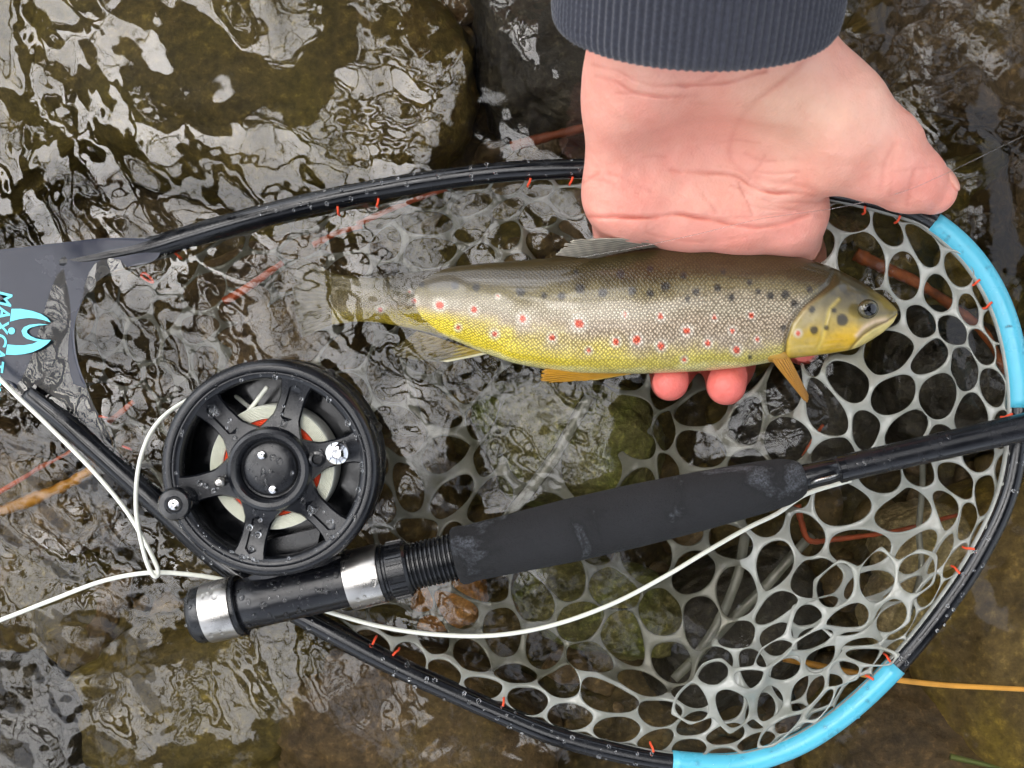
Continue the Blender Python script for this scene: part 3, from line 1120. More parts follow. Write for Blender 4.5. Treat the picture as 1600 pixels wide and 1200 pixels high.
def sheet_line(name, pts, r, mat='net_rubber'):
    P = catmull([W(*p) for p in pts], 8)
    return tube(name, P, r, MATS[mat], net, 8)
sheet_line('seam', [(922, 618, -0.018), (880, 690, -0.020), (838, 752, -0.020), (790, 812, -0.022)], 0.0026)
sheet_line('seam', [(1162, 830, -0.016), (1150, 900, -0.014), (1120, 970, -0.016), (1080, 1030, -0.018)], 0.0022)
sheet_line('seam', [(1262, 830, -0.022), (1190, 915, -0.022), (1120, 985, -0.024), (1050, 1055, -0.022)], 0.0022)
sheet_line('seam', [(1440, 700, -0.002), (1440, 760, -0.004), (1434, 830, -0.006), (1438, 890, -0.004), (1420, 960, 0.0)], 0.0013)
# clear hem that joins the mesh to the rim
tube('mesh_hem', inset_loop(0.978, 0.0005)[10:-6], 0.0013, MATS['net_rubber'], net, 8)

def stitch(u, v, ang, ln=15, z=None):
    i = near_i(u, v)
    if z is None:
        p = Vector(hoop_pts[i])
        t = Vector(hoop_pts[min(i + 1, nh - 1)] - hoop_pts[max(i - 1, 0)]).normalized()
        ins = Vector(W(CEN[0], CEN[1], p.z)) - p
        ins = (ins - t * ins.dot(t)).normalized()
        r = hoop_r[i] + 0.0007
        sk = t * 0.0007 * math.sin(u)
        P = catmull([p + ins * r * 0.78 + Vector((0, 0, r * 0.62)) - sk, p + ins * r * 1.08 + Vector((0, 0, r * 0.42)), p + ins * r * 1.22 + Vector((0, 0, r * 0.1)) + sk, p + ins * r * 1.25 - Vector((0, 0, r * 0.5)) + sk], 5)
    else:
        a = math.radians(ang)
        dx, dy = math.cos(a) * ln / 2, math.sin(a) * ln / 2
        P = catmull([W(u - dx, v - dy, z - 0.002), W(u - dx * 0.6, v - dy * 0.6, z + 0.0004), W(u + dx * 0.6, v + dy * 0.6, z + 0.0006), W(u + dx, v + dy, z - 0.002)], 5)
    tube('stitch', P, 0.00044, MATS['orange_thread'], net, 8)
for (u, v, a) in [(522, 326, 80), (586, 308, 80), (824, 278, 85), (893, 277, 85), (1355, 322, -35), (1401, 343, 0), (1545, 435, 10), (1563, 474, -5), (1582, 648, 8),
                  (1512, 850, 50), (1490, 886, 50), (1391, 1032, 45), (1363, 1064, 60), (1017, 1180, 40), (575, 1007, 60), (618, 1032, 65), (785, 1104, 70)]:
    stitch(u, v, a)
stitch(280, 401, 40, 14, -0.004)
stitch(200, 700, 20, 14, -0.002)
stitch(163, 652, 10, 12, -0.004)
lp = [(222, 430), (228, 428), (238, 437), (240, 442), (233, 440), (224, 434)]
tube('thread_loop', np.array([tuple(p) for p in catmull([W(u, v, -0.0035) for u, v in lp], 5, True)]), 0.0005, MATS['orange_thread'], net, 6)

# ------------------------------------------------------------------ brown trout
UK = np.array([520, 560, 600, 640, 680, 720, 760, 800, 850, 900, 1000, 1060, 1110, 1160, 1200, 1230, 1260, 1300, 1335, 1365, 1385, 1396, 1402], float)
TOPK = np.array([428, 434, 434, 427, 420, 415, 411, 408, 404, 399, 388, 383, 383, 387, 392, 397, 404, 417, 434, 453, 467, 477, 485], float)
BOTK = np.array([508, 502, 505, 513, 522, 536, 553, 567, 577, 583, 584, 582, 579, 574, 567, 561, 557, 552, 546, 530, 515, 504, 492], float)
WFK = np.array([.16, .2, .28, .36, .42, .47, .5, .53, .56, .58, .6, .6, .6, .6, .6, .6, .6, .58, .56, .54, .52, .5, .45], float)
ZCK = np.array([-.0085, -.0072, -.0060, -.0045, -.003, -.0005, .001, .0025, .004, .005, .006, .006, .006, .006, .006, .006, .006, .006, .006, .006, .006, .006, .006], float)

def fish_surface(nu=520, na=150):
    u = np.concatenate([np.linspace(520, 1380, nu - 30), 1380 + (1402 - 1380) * np.sin(np.linspace(0, PI / 2, 31))[1:]])
    def ip(K):
        # smooth interpolation of the outline tables
        y = np.interp(u, UK, K)
        k = np.ones(15) / 15
        yp = np.concatenate([np.full(7, y[0]), y, np.full(7, y[-1])])
        ys = np.convolve(yp, k, 'valid')
        w = smooth(1402, 1370, u)
        return ys * w + y * (1 - w)
    top, bot, wf, zc = ip(TOPK), ip(BOTK), ip(WFK), ip(ZCK)
    a = np.linspace(0, 2 * PI, na, endpoint=False)
    hh = (bot - top) / 2
    mid = (bot + top) / 2
    cv, sv = np.cos(a), np.sin(a)
    ce = np.sign(cv) * np.abs(cv) ** 0.94
    se = np.sign(sv) * np.abs(sv) ** 0.92
    U = np.repeat(u[:, None], na, 1)
    Vv = mid[:, None] + hh[:, None] * (-ce)[None, :]
    Zr = (hh * S * wf)[:, None] * se[None, :] + zc[:, None]
    return U, Vv, Zr, top, bot, u

RED = [(647, 470, 6), (687, 477, 6.5), (741, 484, 6), (716, 512, 4), (773, 522, 5), (817, 498, 7), (905, 506, 7.5), (863, 527, 7.5), (920, 548, 5.5), (962, 534, 7), (995, 531, 7), (977, 492, 4.5),
       (595, 484, 5), (778, 463, 3), (1033, 541, 6.5), (1032, 495, 5), (1073, 517, 6.5), (1116, 496, 5), (1144, 517, 6), (1106, 536, 6.5), (1151, 547, 6), (1183, 530, 5), (1174, 493, 5), (1069, 562, 4.5), (1247, 521, 5), (640, 456, 3)]
BLK = [(711, 446, 6), (744, 449, 6), (813, 456, 7), (850, 462, 5), (877, 463, 6), (906, 451, 7.5), (942, 457, 7.5), (988, 455, 7), (970, 428, 6.5), (659, 445, 4), (1016, 458, 6.5), (1040, 448, 7), (1068, 431, 5.5),
       (1088, 456, 6), (1074, 466, 4.5), (1121, 450, 6), (1143, 465, 5.5), (1171, 442, 4.5), (1204, 462, 5.5), (1227, 460, 6.5), (1241, 474, 6), (1265, 452, 5), (1269, 484, 5.5), (1272, 516, 6), (1316, 500, 9), (1303, 485, 4.5),
       (1291, 512, 4), (1224, 512, 5), (1172, 558, 3.5), (1016, 420, 5), (1130, 425, 4), (900, 425, 4), (1185, 455, 4)]
GILL = [(1306, 420), (1296, 445), (1276, 462), (1252, 482), (1236, 505), (1228, 530), (1226, 556)]
PREOP = [(1310, 468), (1296, 482), (1290, 505), (1284, 530), (1276, 548)]
MOUTH = [(1399, 492), (1385, 502), (1364, 512), (1348, 523), (1334, 538), (1326, 549)]
MAXIL = [(1384, 500), (1366, 503), (1350, 512), (1340, 524)]

def build_trout():
    root = thing('brown_trout', 'brown trout with red and black spots and yellow belly held in the open hand', 'fish', tuple(W(960, 490, 0.0)))
    U, Vv, Z, top, bot, u = fish_surface()
    nu, na = U.shape
    upper = Z - Z.mean(1, keepdims=True) > 0
    k = S * (D - Z) / D
    # paint coordinates: n 0 at the back, 1 at the belly
    n = (Vv - top[:, None]) / (bot - top)[:, None]
    P3 = np.stack([U / 100, Vv / 100, Z * 40], -1)
    nz = fbm(P3, 2.2, 4)
    nf = fbm(P3 + 3, 12, 3)
    nn = n + 0.035 * nz + 0.015 * nf
    C = np.zeros(U.shape + (3,))
    def lerp(c1, c2, t):
        return np.asarray(c1) * (1 - t[..., None]) + np.asarray(c2) * t[..., None]
    back, olive, grey = lin(62, 52, 26), lin(112, 102, 68), lin(166, 157, 140)
    pink, yell, pale = lin(172, 154, 136), lin(216, 196, 54), lin(230, 224, 166)
    fr = smooth(780, 1150, U)                    # 0 tail side, 1 shoulder side
    C[:] = back
    C = lerp(C, olive, smooth(0.20, 0.34, nn))
    C = lerp(C, grey, smooth(0.32, 0.48, nn))
    C = lerp(C, pink, smooth(0.50, 0.62, nn) * 0.7)
    ylo = 0.62 + 0.16 * fr
    C = lerp(C, yell, smooth(ylo - 0.06, ylo + 0.24, nn + 0.05 * nz) * (1 - 0.35 * fr))
    C = lerp(C, lin(196, 186, 96), smooth(0.80, 0.92, nn) * fr * 0.8)
    C = lerp(C, pale, smooth(0.935, 0.985, nn) * 0.85 * smooth(600, 700, U))
    C = lerp(C, lin(128, 118, 72), smooth(640, 560, U) * 0.6)
    # head
    gx = np.interp(Vv, [g[1] for g in GILL], [g[0] for g in GILL])
    soft = 3 + 26 * smooth(0.45, 0.2, n)
    head = smooth(-1, 1, (U - gx) / soft)
    Hc = lerp(np.broadcast_to(np.array(lin(60, 52, 28)), C.shape), lin(104, 94, 60), smooth(0.22, 0.42, nn))
    Hc = lerp(Hc, lin(158, 142, 84), smooth(0.42, 0.62, nn))
    Hc = lerp(Hc, lin(206, 170, 44), smooth(0.60, 0.90, nn + 0.14 * nz))
    Hc = lerp(Hc, lin(150, 128, 30), smooth(1345, 1390, U) * smooth(0.5, 0.2, nn) * 0.6)
    gg = lambda cu, cv, ru, rv: np.exp(-(((U - cu) / ru) ** 2 + ((Vv - cv) / rv) ** 2))
    Hc = lerp(Hc, lin(184, 168, 132), gg(1262, 492, 26, 22) * 0.75 * (0.7 + 0.5 * nf))
    Hc = lerp(Hc, lin(196, 176, 110), gg(1250, 545, 30, 14) * 0.6)
    Hc = lerp(Hc, lin(226, 178, 30), gg(1318, 532, 26, 16) * 0.7)
    Hc = lerp(Hc, lin(120, 104, 52), np.clip(nf * 0.9, 0, 1) * 0.35)
    C = lerp(C, Hc, head)
    # preopercle and lower jaw
    dm = poly_dist(U, Vv, MOUTH)
    below = smooth(0, 5, (Vv - np.interp(U, [1326, 1334, 1348, 1364, 1385, 1399], [549, 538, 523, 512, 502, 492]))) * (U > 1322)
    C = lerp(C, lin(216, 204, 140), below * 0.75)
    dx = poly_dist(U, Vv, MAXIL)
    C = lerp(C, lin(214, 188, 158), np.exp(-(dx / 4.5) ** 2) * 0.9)
    C = lerp(C, lin(94, 74, 36), np.exp(-(dm / 1.6) ** 2) * 0.75)
    dg = poly_dist(U, Vv, GILL)
    C = lerp(C, lin(42, 34, 20), np.exp(-(dg / 2.6) ** 2) * 0.8 * smooth(0.15, 0.35, n))
    dp = poly_dist(U, Vv, PREOP)
    C = lerp(C, lin(206, 184, 92), np.exp(-(dp / 2.6) ** 2) * 0.6)
    # spots
    for (x, y, r) in BLK:
        w = 0.16 * r * (fbm(P3 + x, 14, 2))
        d = np.hypot(U - x, Vv - y) + w
        C = lerp(C, lin(34, 32, 32), smooth(r + 2.2, r - 2.0, d) * 0.88 * (d < r + 5))
    for (x, y, r) in RED:
        r = r * (0.72 + 0.36 * ((x * 7 + y * 13) % 11) / 11)
        w = 0.12 * r * (fbm(P3 + y, 14, 2))
        d = np.hypot(U - x, Vv - y) + w
        C = lerp(C, lin(226, 222, 214), smooth(r * 2.0 + 2, r * 0.8, d) * 0.65)
        C = lerp(C, lin(214, 70, 30), smooth(r * 0.95 + 1.0, r * 0.95 - 2.0, d) * 0.95)
    # relief: gill cover edge, jaw, cheek
    dz = -0.0013 * np.exp(-(dg / 4.0) ** 2) + 0.0009 * np.exp(-((U - gx - 10) / 14) ** 2) * head - 0.0007 * np.exp(-(dm / 2.5) ** 2) - 0.0004 * np.exp(-(dp / 3) ** 2) + 0.0006 * np.exp(-(dx / 5) ** 2)
    Zs = Z + np.where(upper, dz, 0)
    k = S * (D - Zs) / D
    P = np.stack([(U - 800) * k, (600 - Vv) * k, Zs], -1)
    me = grid_mesh('body', P, close_v=True)
    # close both ends
    o = link('body', me, MATS['trout_skin'], root)
    color_attr(me, C.reshape(-1, 3).astype(np.float32))
    scales = (1 - head) * smooth(0.02, 0.10, n) * (1 - 0.0 * n)
    scales = scales * (0.55 + 0.45 * smooth(0.25, 0.45, n)) * (1 - 0.35 * smooth(0.8, 0.95, n))
    silver = (1 - head) * smooth(0.30, 0.45, n) * smooth(0.85, 0.65, n)
    M = np.stack([scales, silver, np.zeros_like(n)], -1)
    color_attr(me, M.reshape(-1, 3).astype(np.float32), 'Mask')
    # uv in units of one scale (about 6 px), arc length round the flank
    seg = np.sqrt(np.diff(Vv, axis=1) ** 2 + (np.diff(Z, axis=1) / S) ** 2)
    arc = np.concatenate([np.zeros((nu, 1)), np.cumsum(seg, 1)], 1)
    arc = arc / arc.max(1, keepdims=True) * np.median(arc.max(1))
    uvc = np.stack([U / 4.5, arc / 4.5], -1).reshape(-1, 2).astype(np.float32)
    uvl = me.uv_layers.new(name='UVMap')
    vi = np.zeros(len(me.loops), np.int32)
    me.loops.foreach_get('vertex_index', vi)
    uvl.data.foreach_set('uv', uvc[vi].ravel())
    # eye
    eu, ev = 1357, 483
    ez = 0.006 + 0.0118
    V, F, cols = [], [], []
    R0 = px(16.5, ez)
    rings, seg_ = 14, 40
    for i in range(rings):
        f = i / (rings - 1)
        rr = R0 * math.sin(f * PI / 2) if i else 0
        hz = 0.0024 * math.cos(f * PI / 2)
        for s_ in range(seg_):
            a = 2 * PI * s_ / seg_
            V.append((rr * math.cos(a) * 1.05, rr * math.sin(a) * 0.95, hz - 0.0004))
            fr_ = rr / R0
            if fr_ < 0.58: c = lin(8, 8, 10)
            elif fr_ < 0.64: c = lin(84, 74, 44)
            elif fr_ < 0.86: c = lin(76, 70, 46)
            else: c = lin(60, 54, 30)
            cols.append(c)
    for i in range(rings - 1):
        for s_ in range(seg_):
            s2 = (s_ + 1) % seg_
            F.append((i * seg_ + s_, (i + 1) * seg_ + s_, (i + 1) * seg_ + s2, i * seg_ + s2))
    em = new_mesh('eye', V, F)
    color_attr(em, np.array(cols, dtype=np.float32))
    eo = link('eye', em, MATS['eye_wet'], root)
    eo.matrix_basis = Matrix.Translation(W(eu, ev, ez - 0.0012)) @ Matrix.Rotation(math.radians(10), 4, 'X') @ Matrix.Rotation(math.radians(8), 4, 'Y')

    def fin(name, base, tip, nr, cb, ct, ridge=0.0003, stripes=0.0, edge=None, jag=0.0, seed=1):
        """fan of rays from a base line to a tip line; both lists of (u, v, z)"""
        B = catmull([Vector(p) for p in base], 16)
        T = catmull([Vector(p) for p in tip], 16)
        n_ = nr * 6
        def res(A, m):
            s = np.linspace(0, len(A) - 1, m)
            i = np.clip(s.astype(int), 0, len(A) - 2)
            f = (s - i)[:, None]
            return A[i] * (1 - f) + A[i + 1] * f
        B, T = res(B, n_), res(T, n_)
        m = 26
        r_ = np.random.default_rng(seed)
        jl = np.repeat(r_.uniform(1 - jag, 1 + jag * 0.3, nr), 6)[:n_]
        P, C_ = [], []
        for i in range(n_):
            row = []
            for j in range(m):
                f = j / (m - 1) * jl[i]
                p = B[i] * (1 - f) + T[i] * f
                ph = math.cos(2 * PI * i / 6)
                z = p[2] + ridge * ph * (0.3 + 0.7 * min(1, f * 3)) * (1 - 0.4 * f)
                row.append(tuple(W(p[0], p[1], z)))
                c = np.array(cb) * (1 - f) + np.array(ct) * f
                c = c * (0.78 + 0.30 * (0.5 + 0.5 * ph))
                if stripes:
                    c = c * (1 - stripes * (0.5 + 0.5 * math.sin(f * 30 + 0.35 * i)) * r_.uniform(0.6, 1))
                if edge is not None and (i < 5):
                    c = np.array(edge)
                C_.append(c)
            P.append(row)
        P = np.array(P)
        fm = grid_mesh(name, P)
        color_attr(fm, np.array(C_, dtype=np.float32))
        fo = link(name, fm, MATS['fin_skin'], root)
        sd = fo.modifiers.new('thickness', 'SOLIDIFY')
        sd.thickness = 0.0004
        sd.offset = 0
        return fo
    fin('dorsal_fin', [(1062, 384, 0.011), (1010, 388, 0.012), (965, 396, 0.012), (930, 404, 0.011)],
        [(1030, 374, 0.020), (905, 373, 0.022), (878, 386, 0.021), (868, 398, 0.019)], 15, lin(120, 112, 98), lin(196, 188, 170), 0.0005, 0.35, None, 0.10, 3)
    fin('pelvic_fin', [(1004, 581, 0.003), (978, 578, 0.006), (955, 576, 0.006)], [(935, 593, 0.004), (852, 597, 0.005), (846, 586, 0.007), (850, 577, 0.007)], 10, lin(214, 160, 40), lin(206, 150, 34), 0.0003, 0.12, lin(226, 190, 90), 0.05, 4)
    fin('anal_fin', [(762, 553, 0.0), (720, 540, 0.0), (680, 526, -0.002), (652, 518, -0.004)], [(700, 565, 0.001), (640, 562, -0.003), (612, 550, -0.006), (630, 535, -0.007)], 12, lin(176, 150, 50), lin(98, 92, 48), 0.0004, 0.15, lin(230, 224, 190), 0.05, 5)
    fin('pectoral_fin', [(1198, 553, 0.010), (1208, 556, 0.012), (1222, 556, 0.011), (1230, 553, 0.010)], [(1254, 622, 0.010), (1258, 627, 0.012), (1262, 627, 0.012), (1264, 620, 0.010)], 8, lin(206, 150, 56), lin(170, 120, 44), 0.0005, 0.1, None, 0.04, 6)
    fin('tail_fin', [(538, 436, -0.0145), (530, 455, -0.0145), (530, 480, -0.0145), (538, 500, -0.0145)], [(470, 402, -0.022), (462, 440, -0.024), (462, 490, -0.024), (474, 528, -0.022)], 18, lin(150, 136, 80), lin(110, 100, 66), 0.0004, 0.2, None, 0.06, 7)
    # fleshy root of the pectoral fin
    P = ICO2 * (1 + 0.1 * fbm(ICO2, 2, 2))[:, None] * np.array([px(24), px(13), 0.0045])
    pm = new_mesh('fin_root', P, ICO2F)
    color_attr(pm, np.tile(np.array(lin(206, 160, 70), dtype=np.float32), (len(P), 1)))
    po = link('fin_root', pm, MATS['fin_skin'], root)
    po.matrix_basis = Matrix.Translation(W(1208, 553, 0.0085))
build_trout()

# ------------------------------------------------------------------ fly rod
RA, RB = W(300, 963, 0.020), W(1660, 654, 0.034)
def rod_at(u):
    t = (u - 300) / (1660 - 300)
    return RA.lerp(RB, t)
rod_dir = (RB - RA).normalized()
rod = thing('fly_rod', 'black fly rod with foam grip and silver reel seat rings lying across the net', 'fishing rod', tuple(rod_at(800)))

def rod_part(name, prof, mat, seg=56, ang=30, parent=rod):
    """prof: list of (u along the rod, radius px)"""
    q_ = rod_dir.to_track_quat('Z', 'Y').to_matrix().to_4x4()
    V, F = [], []
    n = len(prof)
    for (u_, r_) in prof:
        c = rod_at(u_)
        rm = px(r_, c.z)
        for k in range(seg):
            a = 2 * PI * k / seg
            V.append(c + (q_ @ Vector((rm * math.cos(a), rm * math.sin(a), 0))))
    for i in range(n - 1):
        for k in range(seg):
            k2 = (k + 1) % seg
            F.append((i * seg + k, i * seg + k2, (i + 1) * seg + k2, (i + 1) * seg + k))
    F.append(tuple(range(seg - 1, -1, -1)))
    F.append(tuple((n - 1) * seg + k for k in range(seg)))
    o = link(name, new_mesh(name, [tuple(v) for v in V], F), MATS[mat], parent)
    soft_normals(o, ang)
    return o
rod_part('butt_cap', [(300, 30), (302, 37), (306, 42), (312, 44.5), (325, 45)], 'black_plastic')
rod_part('seat_ring', [(325, 43), (326, 46.5), (328, 47), (371, 47), (373, 46.5), (374, 43)], 'steel', 72)
rod_part('collar', [(374, 45), (375, 47.5), (380, 47.5), (382, 46), (383, 41)], 'black_plastic')
rod_part('reel_seat', [(382, 39), (384, 40), (420, 40), (500, 40), (556, 40)], 'black_anodised')
rod_part('seat_ring', [(552, 42), (553, 46.5), (555, 47), (604, 47), (606, 46.5), (607, 42)], 'steel', 72)
rod_part('lock_nut', [(606, 38), (607, 44), (612, 44.5), (614, 42), (617, 42), (619, 44), (646, 43.5), (650, 41), (652, 37)], 'black_plastic')
def nut_ridges():
    mb = MB()
    q_ = rod_dir.to_track_quat('Z', 'Y').to_matrix().to_4x4()
    for k in range(26):
        a = 2 * PI * k / 26
        for (ua, ub) in ((621, 645),):
            c0, c1 = rod_at(ua), rod_at(ub)
            r0_, r1_ = px(43.6, c0.z), px(43.2, c1.z)
            w = 0.06
            pts = []
            for (c, r_) in ((c0, r0_), (c1, r1_)):
                for (da, dr) in ((-w, -0.0004), (-w * 0.6, 0.0006), (w * 0.6, 0.0006), (w, -0.0004)):
                    pts.append(c + q_ @ Vector(((r_ + dr) * math.cos(a + da), (r_ + dr) * math.sin(a + da), 0)))
            mb.add(pts, [(0, 1, 5, 4), (1, 2, 6, 5), (2, 3, 7, 6), (0, 3, 2, 1), (4, 5, 6, 7)])
    mb.build('knurl', MATS['black_plastic'], rod, sm=False)
nut_ridges()
th = []
u_ = 650.0
while u_ < 724:
    th += [(u_, 33.5), (u_ + 2.2, 36.5), (u_ + 4.6, 36.5), (u_ + 6.6, 33.5)]
    u_ += 7.0
rod_part('thread_barrel', th, 'black_plastic', ang=20)
gp = [(722, 36), (722.5, 42), (726, 45), (735, 46)] + [(u_, float(np.interp(u_, [735, 800, 900, 1000, 1100, 1200, 1235, 1252, 1262, 1266], [43.5, 45.5, 49, 49, 46, 40.5, 37, 32, 27, 20]))) for u_ in range(745, 1267, 7)] + [(1266, 20)]
rod_part('grip', gp, 'foam', 72, 50)
rod_part('winding', [(1262, 19), (1268, 20), (1300, 19.5), (1316, 18), (1322, 15)], 'black_gloss')
kp = catmull([rod_at(1272) + Vector((0.0, -0.002, 0.0046)), rod_at(1280) + Vector((0, -0.0012, 0.0066)), rod_at(1300) + Vector((0, -0.001, 0.0068)), rod_at(1312) + Vector((0, -0.001, 0.0046))], 8)
tube('hook_keeper', kp, 0.0005, MATS['steel'], rod, 8)
rod_part('blank', [(1316, 18), (1319, 21), (1400, 21.3), (1660, 22.5)], 'black_anodised')
rod_part('ferrule_band', [(1318, 20), (1319, 21.8), (1328, 21.8), (1329, 20.5)], 'black_gloss')

# ------------------------------------------------------------------ fly reel (own axes, face towards +z)
REEL_Z = 0.039
rz = W(421, 733, REEL_Z)
k_ = px(1.02, REEL_Z)
axis = Vector((-0.01, -0.05, 1)).normalized()
reel_q = Vector((0, 0, 1)).rotation_difference(axis)
reel_rot = reel_q.to_euler()
reel_m = reel_q.to_matrix()
reel = thing('fly_reel', 'round black six spoke fly reel with white line mounted on the rod', 'fishing reel', tuple(rz), None, reel_rot)

def reel_lathe(name, prof, mat, seg=96, center=(0, 0), parent=reel, ang=35):
    V, F = lathe_data([(r * k_, z) for r, z in prof], seg)
    V = [(v.x + center[0] * k_, v.y + center[1] * k_, v.z) for v in V]
    o = link(name, new_mesh(name, V, F), MATS[mat], parent, True)
    soft_normals(o, ang)
    return o
reel_lathe('spool_rim', [(138, -0.0055), (138, -0.0010), (139, -0.0004), (141, 0.0), (147, 0.0010), (149, 0.0009), (150, 0.0005), (151, 0.0010), (156, 0.0013), (161, 0.0010), (165, 0.0), (167.5, -0.0015), (168, -0.003), (168, -0.0065), (165, -0.0075), (160, -0.0078), (138, -0.0055)], 'black_anodised', 128, ang=50)
reel_lathe('frame_ring', [(163, -0.0085), (167, -0.009), (168, -0.011), (168, -0.0115), (160, -0.012), (157, -0.020), (163, -0.0205), (166, -0.022), (166, -0.025), (160, -0.027), (0.01, -0.027)], 'black_plastic', 128)
reel_lathe('spool_back', [(150, -0.012), (150, -0.019), (148, -0.0205), (60, -0.0205), (58, -0.010)], 'black_gloss', 96)
# line wound on the spool: ridged side of the coil
prof = []
for i in range(9):
    r = 76 + i * 2.3
    prof += [(r, -0.0047), (r + 0.6, -0.0041), (r + 1.2, -0.0039), (r + 1.8, -0.0041)]
prof += [(97, -0.0047), (97.6, -0.0065), (97, -0.018)]
reel_lathe('wound_line', prof, 'white_line', 96, ang=80)
prof = []
for i in range(5):
    r = 62 + i * 2.8
    prof += [(r, -0.0052), (r + 0.8, -0.0046), (r + 1.4, -0.0045), (r + 2.0, -0.0046)]
reel_lathe('backing_line', prof, 'orange_line', 96, ang=80)
# spokes
def spoke(ang, slot):
    L0, L1 = 55, 143
    outer, half = [], []
    xs = np.linspace(L0, L1, 14)
    wid = np.interp(xs, [55, 66, 84, 110, 128, 143], [36, 29, 21, 20, 22, 27])
    zt = lambda x: 0.0002 - 0.0016 * math.sin(PI * min(1, max(0, (x - 55) / 88)))
    if slot:
        sl = [(80, 0), (84, 5.5), (92, 8), (112, 8.5), (128, 9), (133, 7), (135, 0), (133, -7), (128, -9), (112, -8.5), (92, -8), (84, -5.5)]
    mb = MB()
    # top as quads in three strips around the slot
    th_ = 0.0036
    rows = []
    for x, w in zip(xs, wid):
        inside = slot and 80 < x < 136
        sw = (min(8.5, w - 6) if inside else 0.0)
        rows.append([(x, -w, zt(x) - 0.0009), (x, -w + 2.5, zt(x)), (x, -sw - 0.5, zt(x)), (x, -sw + (0.8 if inside else 0), zt(x) - (0.0016 if inside else 0)), (x, sw - (0.8 if inside else 0), zt(x) - (0.0016 if inside else 0)), (x, sw + 0.5, zt(x)), (x, w - 2.5, zt(x)), (x, w, zt(x) - 0.0009), (x, w - 2, -th_), (x, -w + 2, -th_)])
    V = [(x * k_, y * k_, z) for row in rows for (x, y, z) in row]
    m = 10
    F = []
    for i in range(len(rows) - 1):
        for j in range(m):
            j2 = (j + 1) % m
            F.append((i * m + j, (i + 1) * m + j, (i + 1) * m + j2, i * m + j2))
    F.append(tuple(range(m)))
    F.append(tuple((len(rows) - 1) * m + m - 1 - j for j in range(m)))
    c, s = math.cos(ang), math.sin(ang)
    V = [(x * c - y * s, x * s + y * c, z) for x, y, z in V]
    o = link('spoke', new_mesh('spoke', V, F), MATS['black_anodised'], reel, True)
    soft_normals(o, 40)
    return o
for a_, sl_ in ((14, False), (72, True), (134, True), (195, False), (256, True), (317, True)):
    spoke(math.radians(a_), sl_)
reel_lathe('hub', [(66, -0.0055), (66, -0.0012), (65, 0.0008), (62, 0.0022), (57, 0.0028), (51, 0.0026), (47, 0.0016), (45, 0.0002), (44.5, -0.0012), (42, -0.0014), (41, -0.0006), (38, -0.0002), (25, 0.0003), (0.01, 0.0006)], 'black_anodised', 96, ang=30)
def screw(center, r, z, mat='chrome', parent=reel):
    o = reel_lathe('screw', [(r, z - 0.0008), (r, z + 0.0003), (r * 0.85, z + 0.0008), (r * 0.4, z + 0.0010), (r * 0.34, z + 0.0004), (0.01, z + 0.0003)], mat, 24, center, parent)
    return o
screw((-10, 22), 6.8, 0.0010)
screw((6, -31), 6.8, 0.0006)
# handles
def polar(r, a):
    a = math.radians(a)
    return (r * math.cos(a), r * math.sin(a))
hk = reel_lathe('handle_knob', [(21, -0.002), (21, 0.003), (22, 0.0045), (24, 0.0075), (25.5, 0.0095), (25, 0.0108), (22, 0.0118), (14, 0.0119), (11, 0.0112), (10, 0.0108), (0.01, 0.0108)], 'black_gloss', 56, (-132, -47))
screw((-132, -47), 9, 0.0110, 'chrome', hk)
cw = reel_lathe('counterweight', [(15, -0.002), (16, 0.002), (17.5, 0.0042), (18, 0.0052), (17, 0.0064), (13, 0.0072), (7, 0.0075), (6.2, 0.0066), (0.01, 0.0065)], 'chrome', 48, (108, 27))
reel_lathe('washer', [(12, 0.0002), (12, 0.0016), (8, 0.0018), (7, 0.0005)], 'black_gloss', 32, (74, 16))
reel_lathe('rivet', [(8, -0.0005), (8, 0.0012), (5, 0.0020), (0.01, 0.0022)], 'steel', 32, (-76, -20))
# drag knob and pillars seen behind the rim
reel_lathe('drag_knob', [(0.01, -0.044), (70, -0.044), (74, -0.042), (74, -0.031)], 'black_plastic', 64)
for a_ in (20, 62, 108, 160, 215, 330):
    c_ = polar(160, a_)
    reel_lathe('pillar', [(9, -0.026), (9, -0.010)], 'black_plastic', 20, c_)
